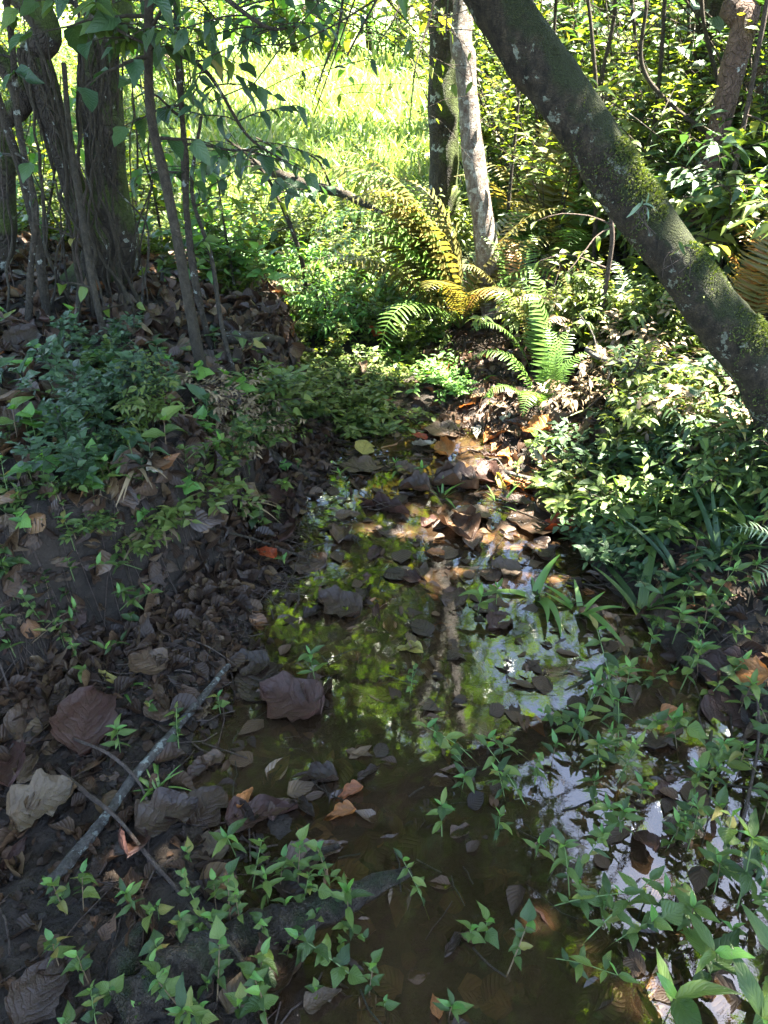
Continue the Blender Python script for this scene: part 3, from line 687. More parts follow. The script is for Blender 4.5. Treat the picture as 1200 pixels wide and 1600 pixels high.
stem_thing('leafy_sapling', 'bushy sprig of yellow-green leaves right of the upright vine-wrapped trunk', 'shrub',
  [gnd(215, 440), at(212, 340, 4.4), at(215, 230, 4.4), at(205, 120, 4.4)], (.010, .003), 'stem', 30, 70, 'ovate', 'shrub', .07, 14, .36, (.2, 1))
for lb, pts, mt, sz in [('bright leafy spray hanging into the top of the frame over the meadow', [at(330, -160, 5.5), at(400, -60, 5.3), at(470, 10, 5.2), at(530, 45, 5.2)], 'herb_light', .10),
                        ('sunlit leafy spray hanging just left of the dark mossy back trunk', [at(620, -160, 5.2), at(630, -50, 5.0), at(620, 20, 4.9), at(590, 70, 4.9)], 'shrub', .09),
                        ('fine twiggy spray of small leaves across the top centre', [at(480, -160, 4.4), at(540, -60, 4.3), at(600, -5, 4.3), at(650, 50, 4.4)], 'shrub', .055),
                        ('small-leaved spray hanging above the left part of the meadow', [at(150, -160, 4.6), at(230, -60, 4.5), at(310, 0, 4.5), at(360, 60, 4.5)], 'herb_light', .075)]:
    stem_thing('overhanging_branch', lb, 'branch', pts, (.010, .003), 'stem', 30, 84, 'ovate', mt, sz, 14, .5, (.2, 1))
# curving dark sapling stem at the bank foot
stem_thing('curved_stem', 'curved dark stem bending down to the bank foot beside the stream', 'stem',
  [gnd(440, 722) , at(415, 700, 2.5), at(395, 665, 2.5), at(385, 620, 2.5), at(365, 580, 2.55), at(345, 500, 2.7), at(330, 400, 2.9), at(300, 300, 3.0), at(315, 180, 3.1)], (.014, .006), 'stem', 60, 26, 'ovate', 'herb', .06, 7, .2, (.3, .9))

# vines round the twin trunk
def vine(label, ctrl, r=.006, mat='vine', sway=.045, n=80):
    P = curve(ctrl, n); ph = rnd.uniform(0, 6)
    P[:, 0] += sway * vnoise(P[:, 2] * 3.3 + ph, ph) + .012 * vnoise(P[:, 2] * 14 + ph, ph); P[:, 1] += sway * vnoise(P[:, 2] * 3.1 + ph, ph + 5)
    off = P[0].copy(); V, F, U = tube(P, np.linspace(r * .55, r * .95, n) * (1 + .25 * vnoise(np.arange(n) * .35, ph)), 6, .15, 20)
    o = mk('vine', V - off, F, MT[mat], UV=U, loc=off); return tag(o, label, 'vine', 'vines hanging round the left trunks')
VL = ['thick pale vine down the front of the upright trunk', 'thin vine at the left side of the leaning trunk', 'vine crossing from the leaning trunk to the upright one',
      'dark vine hanging free left of the twin trunk', 'pale vine twisting at the foot of the twin trunk', 'thin vine on the right flank of the upright trunk',
      'long slack vine looping from the top left corner', 'thin straight vine just left of the tan stem', 'vine clinging to the middle of the leaning trunk', 'grey vine splitting away from the upright trunk low down',
      'hair-thin vine hanging right of the upright trunk', 'vine snaking over both trunk feet']
spec = [(130, -20, 150, 480, 3.18, .010), (30, 60, 100, 470, 3.15, .008), (60, 120, 190, 460, 3.1, .008), (-20, 0, 20, 490, 3.2, .006), (150, 240, 110, 490, 3.05, .010),
        (185, 0, 195, 470, 3.25, .007), (0, 30, 150, 330, 2.95, .004), (115, 100, 150, 500, 3.0, .006), (50, 20, 140, 470, 3.12, .010), (150, 60, 215, 480, 3.1, .008), (205, 20, 225, 470, 3.3, .004), (90, 300, 200, 500, 3.0, .009)]
for lb, (x0, y0, x1, y1, Y, r) in zip(VL, spec):
    e = ground(x1, y1 + 15)
    vine(lb, [at(x0, y0, Y + .1), at(x0 * .65 + x1 * .35 + rnd.uniform(-14, 14), y0 * .65 + y1 * .35, Y), at(x0 * .3 + x1 * .7 + rnd.uniform(-14, 14), y0 * .3 + y1 * .7, Y - .02), at(x1, y1, min(Y, e.y)), e], r)
for q in range(14):
    x1 = rnd.uniform(20, 215); y1 = rnd.uniform(440, 500); x0 = x1 + rnd.uniform(-70, 40); Y = rnd.uniform(2.95, 3.2); e = ground(x1, y1 + 10)
    P = curve([at(x0, rnd.uniform(-20, 200), Y), at((x0 + x1) / 2 + rnd.uniform(-35, 35), 250, Y), at(x1 + rnd.uniform(-25, 25), 370, Y), e], 70)
    P[:, 0] += .02 * vnoise(P[:, 2] * 9 + q, q); P[:, 1] += .03 * vnoise(P[:, 2] * 8, q + 3.)
    off = P[45].copy(); V, F, U = tube(P, np.linspace(.0018, rnd.uniform(.003, .006), 70), 5, .2, 20)
    o = mk('vine', V - off, F, MT[rnd.choice(['vine', 'stem', 'twig'])], UV=U, loc=off)
    o.matrix_basis = Matrix.Translation(Vector(off)); auto(o, 'thin tangled vine', 'vine', 'vines hanging round the left trunks')
# stems in the right-hand thicket
TS = [(925, 60, 945, 340, 3.9, 'vine'), (960, 20, 905, 300, 4.2, 'vine'), (985, -20, 1010, 330, 4.4, 'stem'), (1040, -20, 1000, 330, 4.0, 'stem'), (1075, 0, 1060, 350, 4.6, 'stem'), (1140, -20, 1150, 340, 4.3, 'stem'),
      (870, -20, 850, 330, 4.8, 'vine'), (830, 60, 840, 330, 5.0, 'stem'), (1195, 20, 1120, 380, 3.4, 'twig'), (1100, 40, 1180, 330, 3.9, 'vine'), (955, 330, 945, 440, 3.2, 'twig'), (810, 150, 790, 380, 4.4, 'stem'), (1010, 120, 1200, 300, 3.7, 'vine')]
TL = ['pale thin stem just right of the mossy trunk', 'thin stem leaning left through the upper thicket', 'straight dark stem in the middle of the thicket', 'dark stem crossing the thicket lightly to the left',
      'dark stem left of the deep shaded trunk', 'thin stem between the brown and the furrowed trunk', 'pale stem behind the crook of the leaning trunk', 'thin dark stem right of the slender pale trunk',
      'slender twig slanting before the furrowed trunk', 'pale bent stem behind the brown trunk', 'short upright stick below the mossy trunk', 'thin dark stem left of the leaning trunk above the ferns', 'long slanting vine stem near the right edge']
for lb, (x0, y0, x1, y1, Y, m) in zip(TL, TS):
    e = at(x1, y1, Y); e.z = th(e.x, Y) if y1 > 300 else e.z
    stem_thing('thicket_stem', lb, 'stem', [e, at(x0 * .4 + x1 * .6 + rnd.uniform(-10, 10), y0 * .4 + y1 * .6, Y), at(x0, y0, Y), at(x0 + rnd.uniform(-20, 20), y0 - 120, Y)], (.012, .008), m, 30, 10, 'lance', 'shrub', .06, 3, .3, (.3, 1), 6, 'stems in the right thicket')

# ------------------------------------------------------------------ shrubs and undergrowth
LAND += [(520, 130, 'the sunlit meadow'), (1135, 170, 'the slim brown trunk'), (940, 230, 'the middle of the leaning trunk'), (250, 300, 'the two thin saplings'),
         (500, 450, 'the bright undergrowth'), (1050, 250, 'the deep thicket'), (40, 250, 'the left edge stems'), (900, 100, 'the top of the leaning trunk'), (690, 180, 'the dark mossy back trunk'),
         (400, 90, 'the hanging dark leaves'), (610, 300, 'the far end of the stream bed')]
def shrub_tpl(key, H, Rr, ns, ntw, nlf, tpls, ls, upb=.8, stem_r=.005, droop=.1, tw=.22, hang=-.3):
    gs, gl = Geo(), Geo(); P, Dd, U, Sc = [], [], [], []
    for s in range(ns):
        a = rng.uniform(0, 2 * np.pi); d = np.array([math.cos(a) * Rr / H, math.sin(a) * Rr / H, upb]) ; d /= np.linalg.norm(d)
        n = 7; L = H * rng.uniform(.6, 1.1); st = np.array([math.cos(a), math.sin(a), 0]) * Rr * .25 * rng.random()
        pts = [st - np.array([0, 0, .03])]
        for k in range(n):
            d = d + rng.normal(0, .10, 3) + np.array([0, 0, -droop * k / n]); d /= np.linalg.norm(d); pts.append(pts[-1] + d * L / n)
        pts = np.array(pts); gs.add(*tube(pts, np.linspace(stem_r, stem_r * .35, n + 1), 4, cap=False))
        for q in range(ntw):
            t = rng.uniform(.15, 1) * n; k = min(int(t), n - 1); p = pts[k] + (pts[k + 1] - pts[k]) * (t - k)
            e = rng.normal(0, 1, 3); e[2] = abs(e[2]) * .6; e = e / np.linalg.norm(e) + d * .5; e /= np.linalg.norm(e)
            Lt = tw * H * rng.uniform(.5, 1.2); tp = np.array([p, p + e * Lt * .5, p + e * Lt + np.array([0, 0, -.06 * Lt])])
            gs.add(*tube(tp, [stem_r * .4, stem_r * .3, .0008], 3, cap=False))
            side = np.cross(e, [0, 0, 1.]); side /= np.linalg.norm(side) + 1e-6
            for m in range(nlf):
                f = (m + .5) / nlf; P.append(tp[0] + (tp[2] - tp[0]) * f)
                Dd.append(e * .7 + side * (1 if m % 2 else -1) + np.array([0, 0, rng.uniform(hang, .3)])); Sc.append(ls * rng.uniform(.6, 1.25))
    P = np.array(P); Dd = np.array(Dd); Sc = np.array(Sc); m = len(P)
    U = rng.normal(0, .35, (m, 3)); U[:, 2] += 1
    w = rng.integers(0, len(tpls), m)
    for k, t in enumerate(tpls): scatter(gl, t, P[w == k], Dd[w == k], U[w == k], Sc[w == k])
    o1 = gs.build('stem', MT['stem']); o2 = gl.build('foliage', MT['shrub'])
    r = (o1.data, o2.data); bpy.data.objects.remove(o1); bpy.data.objects.remove(o2)
    return r
T_ov = leaf('ovate', 2, 3, .3, .35); T_ln = leaf('lance', 2, 3, .3, .4); T_ln2 = leaf('lance', 1, 3, .3, .8, twist=.4); T_bl = leaf('blade', 1, 5, .3, 1.2); T_hr = leaf('heart', 2, 4, .25, .3)
SH = {
 'fine': [shrub_tpl('f', .5, .30, 10, 10, 6, [T_ln, T_ov], .058) for _ in range(3)],
 'broad': [shrub_tpl('b', .6, .30, 8, 9, 6, [T_ov, T_hr], .075, tw=.3) for _ in range(3)],
 'bamboo': [shrub_tpl('n', .8, .30, 14, 8, 5, [T_ln, T_ln2], .095, upb=1.1, droop=.45, tw=.2, hang=-.9) for _ in range(3)],
 'tall': [shrub_tpl('t', 1.0, .34, 11, 11, 8, [T_ov, T_ln, T_ln2], .052, upb=1.2, tw=.26) for _ in range(4)],
 'low': [shrub_tpl('l', .20, .26, 16, 4, 5, [T_ln, T_ov], .050, upb=.6, stem_r=.002, tw=.4) for _ in range(4)],
}
def dupmat(me, mat, cache={}):
    k = (me.name, mat)
    if k not in cache:
        m = me.copy(); m.materials.clear(); m.materials.append(MT[mat]); cache[k] = m
    return cache[k]
def shrub(kind, p, s, mat, desc, cat='shrub', group=None, name='shrub', squash=1.0, smat='stem'):
    ms = rnd.choice(SH[kind]); t = bpy.data.objects.new(name, None); COL.objects.link(t)
    t.matrix_basis = Matrix.Translation(p) @ Matrix.Rotation(rnd.uniform(0, 6.28), 4, 'Z') @ Matrix.Diagonal((s, s, s * squash, 1))
    link('stem', dupmat(ms[0], smat), t); stuff(link('foliage', dupmat(ms[1], mat), t))
    return auto(t, desc, cat, group)
DESC = {'fine': 'fine-leaved shrub', 'broad': 'broad-leaved green shrub', 'bamboo': 'arching narrow-leaved plant', 'tall': 'tall leafy thicket shrub', 'low': 'low small-leaved ground plant'}
def region(kind, n, x0, x1, y0, y1, s0, s1, mats, group=None, desc=None, squash=1.0, zone=None, cat='shrub', name='shrub', Ymin=0):
    k = 0; tries = 0
    while k < n and tries < n * 20:
        tries += 1
        px, py = rnd.uniform(x0, x1), rnd.uniform(y0, y1); g = ground(px, py)
        if g.y < Ymin: continue
        if zone and not zone(g): continue
        shrub(kind, g, rnd.uniform(s0, s1), rnd.choice(mats), desc or DESC[kind], cat, group, name, squash); k += 1
off_stream = lambda g: not (-.35 + .1 * (g.y - 3) < g.x < .55 and g.y < 3.7)
# bright undergrowth between the bank and the meadow
region('fine', 16, 330, 660, 440, 590, .45, .75, ['shrub', 'thin'], 'bright undergrowth behind the stream', zone=lambda g: g.y > 3.5)
region('bamboo', 24, 340, 660, 400, 560, .35, .62, ['thin', 'herb_light'], 'bright undergrowth behind the stream', zone=lambda g: g.y > 3.8)
region('broad', 10, 190, 440, 330, 460, .5, .85, ['shrub', 'herb_light'], 'sunlit shrubs behind the left trunks')
region('fine', 18, 180, 560, 290, 420, .45, .8, ['shrub', 'thin'], 'sunlit shrubs behind the left trunks')
region('fine', 14, 480, 700, 240, 380, .4, .7, ['shrub', 'thin'], 'bushes at the meadow edge')
region('bamboo', 6, 560, 720, 330, 450, .5, .8, ['thin'], 'bright undergrowth behind the stream')
region('broad', 7, -60, 200, 250, 400, .7, 1.2, ['shrub', 'herb_light'], 'sunlit shrubs behind the left trunks')
region('fine', 6, -60, 200, 300, 420, .8, 1.2, ['shrub'], 'sunlit shrubs behind the left trunks')
# low carpet by the stream head and on the banks
region('low', 30, 380, 660, 575, 672, .6, 1.0, ['herb', 'thin'], 'small-leaved plants carpeting the head of the stream', zone=lambda g: g.x < .12)
region('low', 10, 640, 730, 480, 640, .6, 1.0, ['thin', 'herb_light'], 'small-leaved plants carpeting the head of the stream', zone=lambda g: g.y > 3.3)
region('low', 11, 930, 1200, 700, 900, .8, 1.3, ['herb', 'dark'], 'small-leaved plants on the right bank')
region('low', 5, 900, 1010, 740, 860, .6, .9, ['herb', 'thin'], 'small-leaved plants on the right bank')
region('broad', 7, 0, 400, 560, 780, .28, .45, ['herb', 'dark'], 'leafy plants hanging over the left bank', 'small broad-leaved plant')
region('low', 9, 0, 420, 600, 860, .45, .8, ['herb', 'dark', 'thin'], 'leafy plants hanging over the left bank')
region('bamboo', 6, 230, 430, 640, 780, .2, .32, ['straw', 'thin'], 'leafy plants hanging over the left bank')
# right bank: arching narrow leaves lit by the sun
region('bamboo', 5, 860, 1100, 560, 800, .3, .5, ['straw'], 'arching plants on the sunlit right bank', 'dry straw-coloured plant', zone=lambda g: g.x > .85)
region('bamboo', 13, 820, 1020, 540, 730, .38, .62, ['thin', 'shrub'], 'arching plants on the sunlit right bank', zone=lambda g: g.x > .75 and g.y < 4 and ((g.x - .74) / .45) ** 2 + ((g.y - 2.85) / .55) ** 2 > 1)
region('bamboo', 6, 880, 1040, 640, 800, .3, .5, ['thin', 'shrub'], 'arching plants on the sunlit right bank', zone=lambda g: g.x > .95)
region('fine', 7, 900, 1120, 480, 640, .4, .7, ['shrub', 'thin'], 'arching plants on the sunlit right bank', zone=lambda g: g.x > .8)
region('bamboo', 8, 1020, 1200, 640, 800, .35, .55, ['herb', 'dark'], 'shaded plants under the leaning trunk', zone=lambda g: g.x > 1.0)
# thicket at the upper right
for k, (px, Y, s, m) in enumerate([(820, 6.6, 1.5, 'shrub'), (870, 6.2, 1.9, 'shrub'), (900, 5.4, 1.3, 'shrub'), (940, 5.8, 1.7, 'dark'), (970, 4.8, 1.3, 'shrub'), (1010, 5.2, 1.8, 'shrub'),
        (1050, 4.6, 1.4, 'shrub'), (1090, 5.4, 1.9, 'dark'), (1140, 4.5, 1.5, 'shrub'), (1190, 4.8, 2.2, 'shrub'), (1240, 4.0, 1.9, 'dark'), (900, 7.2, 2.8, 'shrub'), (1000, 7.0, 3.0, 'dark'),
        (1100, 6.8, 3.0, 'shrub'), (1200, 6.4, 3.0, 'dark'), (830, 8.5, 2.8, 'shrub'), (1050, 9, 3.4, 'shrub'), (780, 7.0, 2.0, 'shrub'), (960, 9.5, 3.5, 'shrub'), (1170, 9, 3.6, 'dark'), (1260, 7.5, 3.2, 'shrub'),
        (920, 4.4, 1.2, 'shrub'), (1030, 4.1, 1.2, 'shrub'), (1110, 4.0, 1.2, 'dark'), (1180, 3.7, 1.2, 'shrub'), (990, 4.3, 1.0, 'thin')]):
    x = at(px, 200, Y).x
    shrub('tall', Vector((x, Y, th(x, Y))), s, m, 'tall leafy thicket shrub', 'shrub', 'thicket shrubs at the upper right')
region('bamboo', 10, 900, 1200, 380, 470, .7, 1.2, ['thin', 'dark'], 'arching plants below the thicket', zone=lambda g: g.x > 1.2)
# mid-distance bushes left of the meadow and beyond it
for px, Y, s, m in [(-80, 10, 2.2, 'shrub'), (20, 8.5, 1.5, 'shrub'), (200, 10, 1.3, 'shrub'), (0, 12, 2.4, 'shrub'), (60, 11, 1.6, 'herb_light'), (110, 14, 2.4, 'shrub'), (190, 13, 1.6, 'shrub'), (250, 16, 2.2, 'herb_light'), (-40, 8, 1.5, 'shrub'), (150, 9, 1.1, 'shrub'),
                    (760, 12, 2.4, 'shrub'), (790, 10, 1.9, 'shrub'), (300, 16, 3.2, 'shrub'), (330, 27, 4, 'shrub'), (400, 29, 3.6, 'herb_light'), (460, 30, 4, 'shrub'), (530, 28, 3.6, 'shrub'), (600, 29, 4, 'herb_light'), (650, 26, 4, 'shrub'), (260, 24, 4, 'shrub')]:
    x = at(px, 200, Y).x
    shrub('tall', Vector((x, Y, th(x, Y))), s, m, 'bright bushy shrub', 'bush', 'bushes round the meadow')

for px, py, s, m in [(300, 700, 1, 'x')][:0]: pass
for x, Y, s_ in [(-3.5, 14, .9), (-1.5, 17, 1.0), (-5, 19, 1.3), (.3, 21, 1.1), (-2.8, 23, 1.4), (-6.5, 24, 1.6), (-.6, 12, .6), (-2.6, 11, .7), (.9, 15, .8)]:
    shrub(rnd.choice(['low', 'bamboo', 'fine']), Vector((x, Y, th(x, Y))), s_ * 1.2, rnd.choice(['thin', 'straw', 'shrub']), 'weedy clump in the meadow', 'weed', 'weeds standing in the meadow', 'weed')
# trees closing the meadow
def far_tpl():
    gb, gl = Geo(), Geo(); LP = []
    Ht = 7.0; P = curve([(0, 0, -.2), (.1, 0, 1.5), (0, .1, 3.5), (.1, 0, 5.5)], 12); gb.add(*tube(P, np.linspace(.22, .08, 12), 8, .1, 3))
    for k in range(9): crown(gb, None, P[3 + k], (math.cos(k * 2.4), math.sin(k * 2.4), .25), 2.6, .07, 2, P=LP, nl=60)
    LP = np.concatenate(LP); LP = LP + rng.normal(0, .3, LP.shape); m = len(LP)
    d = rng.normal(0, 1, (m, 3)); up = rng.normal(0, .6, (m, 3)); up[:, 2] += 1
    scatter(gl, CAN[0], LP, d, up, .26 * rng.uniform(.6, 1.3, m))
    a = gb.build('branch', MT['bark_dark']); b = gl.build('crown', MT['shrub']); r = (a.data, b.data); bpy.data.objects.remove(a); bpy.data.objects.remove(b); return r
FT = [far_tpl() for _ in range(2)]
for q, (x, Y, s) in enumerate([(-26, 38, 1.0), (-20, 33, .8), (-15, 36, 1.0), (-10.5, 31, .75), (-7, 35, .9), (-3.2, 31, .7), (-.5, 34, .9), (2.6, 31, .8), (6, 33, 1.0), (10, 30, .9), (14, 34, 1.1), (20, 32, 1), (-12, 22, .7), (-17, 26, .8), (9, 20, .75), (7, 14, .6), (12, 15, .8)]):
    t = bpy.data.objects.new('tree', None); COL.objects.link(t)
    t.matrix_basis = Matrix.Translation((x, Y, th(x, Y))) @ Matrix.Rotation(q * 1.7, 4, 'Z') @ Matrix.Diagonal((s, s, s * .9, 1))
    f = FT[q % 2]; link('trunk', f[0], t); stuff(link('crown', f[1], t)); auto(t, 'leafy tree beyond the meadow', 'tree', 'trees beyond the meadow')

# ------------------------------------------------------------------ meadow grass
n = 60000
yy = 6.3 + (34 - 6.3) * rng.random(n) ** 2.0; xx = yy * rng.uniform(-.62, .35, n) + rng.normal(0, .3, n)
keep = (xx < .12 * yy + .4) | (rng.random(n) < .35); xx, yy = xx[keep], yy[keep]; n = len(xx)
zz = terrain(xx, yy, False)
hv = .75 + .75 * np.clip(fbm(xx * .55, yy * .4, 0, 3) + .35, 0, 1.2)
d = rng.normal(0, .45, (n, 3)); d[:, 2] = 1
g = Geo(); scatter(g, leaf('blade', 1, 3, .3, .9), np.stack([xx, yy, zz - .01], 1), d, rng.normal(0, 1, (n, 3)) * [1, 1, .2], (.10 + .011 * yy) * rng.uniform(.5, 1.5, n) * hv)
o = g.build('grass', MT['meadow']); stuff(o); tag(o, 'sunlit yellow-green grass of the meadow beyond the stream', 'grass')

# ------------------------------------------------------------------ ferns
def frond_geo(L=.8, npn=30, w=.17, arch=.9, plen=1.0, seed=0, droopy=.5):
    r2 = np.random.default_rng(seed); n = 24
    s = np.linspace(0, 1, n); th_ = arch * s ** 1.3
    dy = np.cos(.15 + th_); dz = np.sin(.9 - th_ * 1.35)
    dv = np.stack([.06 * np.sin(s * 3 + seed), np.abs(dy) * .8, dz], 1); dv /= np.linalg.norm(dv, axis=1)[:, None]
    P = np.concatenate([[[0, 0, 0]], np.cumsum(dv[:-1] * L / (n - 1), axis=0)])
    g = Geo(); g.add(*tube(P, np.linspace(.0035, .001, n), 4, cap=False))
    f = np.linspace(.16, .99, npn); pos = np.stack([np.interp(f, s, P[:, k]) for k in range(3)], 1); T = np.stack([np.interp(f, s, dv[:, k]) for k in range(3)], 1)
    wd = w * np.minimum(1, (f - .08) / .22) * (1 - f ** 2.6) ** .8 + .008
    up = np.cross([1., 0, 0], T)
    for sg in (-1, 1):
        D = T * .35 + np.array([sg, 0, 0]) + up * .12 + r2.normal(0, .07, (npn, 3)); 
        V, F, U = leaf('blade', 2, 4, .25, droopy); V = V * [L * .62 / npn / .055 / .78 / (w), 1, 1] if False else V * [.85 * (.17 / w) * (L / .8) * (30 / npn), 1, 1]
        scatter(g, (V, F, U), pos, D, up, wd * r2.uniform(.9, 1.08, npn))
    return g
FR = {}
def frond_mesh(key, mat, **k):
    if (key, mat) not in FR:
        o = frond_geo(**k).build('frond', MT[mat]); FR[(key, mat)] = o.data; bpy.data.objects.remove(o)
    return FR[(key, mat)]
def fern(label, base, fronds, mat, s=1.0, w=.17, npn=30, L=.8, name='fern', arch=.9):
    """fronds: (azimuth deg, extra tilt deg, length factor)"""
    t = thing(name, label, 'fern', base)
    for q, (az, tilt, f) in enumerate(fronds):
        me = frond_mesh(('k%.2f%.2f%d' % (w, arch, q % 3)), mat if isinstance(mat, str) else mat[q % len(mat)], L=L, npn=npn, w=w, arch=arch + .15 * (q % 3), seed=q % 3)
        link('frond', me, t, M=Matrix.Rotation(R(az - 90), 4, 'Z') @ Matrix.Rotation(R(tilt), 4, 'X') @ Matrix.Diagonal((s * f,) * 3 + (1,)))
    return t
def gz(px, Y): 
    x = at(px, 500, Y).x; return Vector((x, Y, th(x, Y)))
fern('large yellowing fern clump at the foot of the slender pale trunk', gz(720, 4.0), [(175, 10, 1.0), (188, 0, 1.1), (172, 34, 1.25), (186, 30, 1.2), (165, 24, 1.3), (196, 22, 1.2), (160, 22, .95), (145, 35, .9), (128, 18, .8), (205, 5, .9), (195, 28, 1.1), (50, 20, .8), (30, 30, .85), (0, 25, .8), (225, -5, .8), (250, 10, .7), (290, 10, .7), (330, 15, .8), (170, 30, 1.0), (155, 40, 1.0), (182, 20, 1.2), (150, 12, 1.0), (210, 32, 1.1), (200, 18, 1.1), (340, 30, .9)], ['fern_y', 'fern_y', 'fern_g'], 1.25)
fern('yellow-green fern with tall upright fronds behind the pale trunk on its right', gz(840, 4.7), [(100, 55, 1.2), (80, 50, 1.1), (130, 45, 1.0), (50, 45, 1.1), (160, 30, 1.0), (20, 30, 1.0), (200, 20, 1.0), (240, 15, .9), (280, 20, .9), (320, 25, 1.0), (70, 62, 1.3), (110, 40, 1.1)], ['fern_y', 'fern_g'], 1.15)
fern('yellow-green fern arching under the middle of the leaning trunk', gz(895, 4.2), [(150, 40, 1.0), (110, 50, 1.0), (60, 45, 1.0), (200, 20, .9), (250, 15, .9), (300, 20, .9), (10, 30, .9), (175, 45, 1.0)], ['fern_y', 'fern_g', 'fern_y'], 1.0)
fern('orange-tipped fern standing behind the leaning trunk at the right edge', gz(1165, 3.05), [(100, 62, .85), (80, 68, .9), (130, 55, .8), (50, 58, .85), (160, 40, .7), (20, 40, .7), (240, 35, .6), (300, 40, .6)], ['fern_o', 'fern_y'], .95)
fern('bright green fern lit by the sun beside the path of leaves', gz(865, 2.95), [(145, 46, .9), (118, 60, .62), (168, 22, .7), (60, 30, .6), (200, 5, .5), (240, 10, .55), (20, 30, .5)], 'fern_g', .88, w=.14)
fern('pale olive fern low between the slender pale trunk and the leaning trunk', gz(805, 3.85), [(150, 35, .8), (185, 20, .8), (110, 50, .8), (70, 45, .75), (30, 30, .8), (215, 12, .7), (250, 8, .7), (300, 15, .7), (350, 25, .8)], ['fern_g', 'fern_y', 'fern_o'], .85, w=.13)
fern('half-dead golden fern leaning out of the right bank above the leaf path', gz(925, 3.35), [(165, 30, .8), (190, 12, .85), (130, 45, .7), (90, 50, .7), (220, 8, .7), (40, 35, .7), (260, 8, .6)], ['fern_y', 'straw', 'fern_g'], .78, w=.13)
fern('yellow-green fern rising just behind the bright green fern', gz(840, 3.3), [(125, 52, .8), (160, 38, .8), (95, 58, .7), (60, 40, .7), (195, 18, .7), (20, 30, .6)], ['fern_g', 'fern_y'], .8, w=.13)
fern('grey-green fern spreading low in front of the leaning trunk', gz(985, 3.2), [(170, 30, .7), (10, 28, .8), (60, 35, .7), (120, 40, .7), (200, 20, .6), (330, 20, .7)], 'fern_p', .8)
b_ = at(1262, 985, 1.62); b_.z = max(th(b_.x, 1.62), b_.z)
fern('pale fern frond reaching in from the right edge over the herbs', b_, [(165, 8, .62), (150, 24, .5), (182, 0, .5), (60, 20, .6), (330, 20, .6)], 'fern_p', .72, w=.2, npn=22)
fern('small green fern on the left bank slope', gnd(390, 800), [(200, 15, .8), (250, 0, .8), (300, 5, .9), (340, 15, .8), (160, 30, .7)], 'fern_g', .22, npn=20)

# ------------------------------------------------------------------ herbs: thing > stem, leaf ...
def herb_proto(kind, nodes, H, L, lk, seed, mat='herb', top=4, lean=.12, spread=1.0, droop=0.0):
    r2 = random.Random(seed); parts = []
    a0 = r2.uniform(0, 6.28); tip = np.array([math.cos(a0) * lean * H, math.sin(a0) * lean * H, H])
    P = curve([(0, 0, -.02), tip * .5 + np.array([0, 0, .04 * H]), tip], 8)
    V, F, U = tube(P, np.linspace(.0010 + .006 * H, .0008, 8), 5, cap=False)
    st = leafmesh('stem', (V, F, U), MT['gstem'] if seed % 3 else MT['rstem'])
    parts.append(('stem', st, Matrix.Identity(4)))
    for q in range(nodes):
        f = .25 + .75 * (q + 1) / nodes; k = min(int(f * 7), 6); p = P[k] + (P[k + 1] - P[k]) * (f * 7 - k)
        last = q == nodes - 1
        num = top if last else 2
        for m in range(num):
            a = a0 + q * 1.57 + m * 2 * math.pi / num + r2.uniform(-.35, .35)
            el = r2.uniform(.05, .45) if not last else r2.uniform(.25, .8)
            if last and m % 2: el += .35
            el -= droop * (0 if last else .6)
            if r2.random() < .08 and not last: continue
            d = (math.cos(a) * math.cos(el), math.sin(a) * math.cos(el), math.sin(el))
            s = L * r2.uniform(.55, 1.3) * (1 - .12 * (nodes - 1 - q) * (1 if kind == 'x' else 0)) * ((.7 if m % 2 else 1) if last else 1)
            parts.append(('leaf', lm(lk, 'herb_light' if last and m % 2 and mat == 'herb' else mat, r2.randrange(6)), mat4(p, d, (r2.uniform(-.45, .45), r2.uniform(-.45, .45), 1), s) @ Matrix.Diagonal((r2.uniform(.7, 1.25), 1, 1, 1))))
    return parts
HP = {
 'star': [herb_proto('a', n_, h_, .05, 'lance', s_, top=4) for n_, h_, s_ in ((2, .06, 1), (3, .10, 2), (3, .12, 3), (4, .15, 4), (2, .08, 5), (3, .09, 8), (4, .12, 71), (2, .09, 72), (3, .13, 73), (5, .16, 74))],
 'starw': [herb_proto('a', n_, h_, .047, 'lance', s_, top=5) for n_, h_, s_ in ((4, .14, 21), (5, .18, 22), (3, .10, 24))],
 'ovate': [herb_proto('a', n_, h_, .034, 'ovate', s_, top=2, spread=1.0) for n_, h_, s_ in ((3, .09, 11), (4, .13, 12), (3, .07, 13), (2, .05, 14), (5, .16, 15), (4, .10, 81), (3, .10, 82), (6, .17, 83))],
 'sprawl': [herb_proto('a', n_, h_, .04, lk_, s_, top=2, lean=l_) for n_, h_, lk_, s_, l_ in ((5, .10, 'lance', 91, 1.6), (6, .09, 'ovate', 92, 2.0), (4, .07, 'lance', 93, 1.8), (7, .12, 'ovate', 94, 1.3))],
 'big': [herb_proto('a', 3, .16, .105, 'lance', 31, top=4), herb_proto('a', 2, .10, .10, 'lance', 32, top=3), herb_proto('a', 3, .13, .10, 'lance', 34, top=3)],
 'palm': [herb_proto('a', 1, .08, .085, 'ovate', 41, top=5, mat='herb_light'), herb_proto('a', 2, .11, .075, 'ovate', 42, top=3, mat='herb')],
 'heart': [herb_proto('a', 2, .09, .06, 'heart', 51, top=1, mat='herb'), herb_proto('a', 2, .12, .065, 'heart', 52, top=2, mat='herb_light')],
 'dark': [herb_proto('a', 2, .10, .10, 'ovate', 61, top=2, mat='dark'), herb_proto('a', 3, .13, .085, 'ovate', 62, top=2, mat='dark')],
}
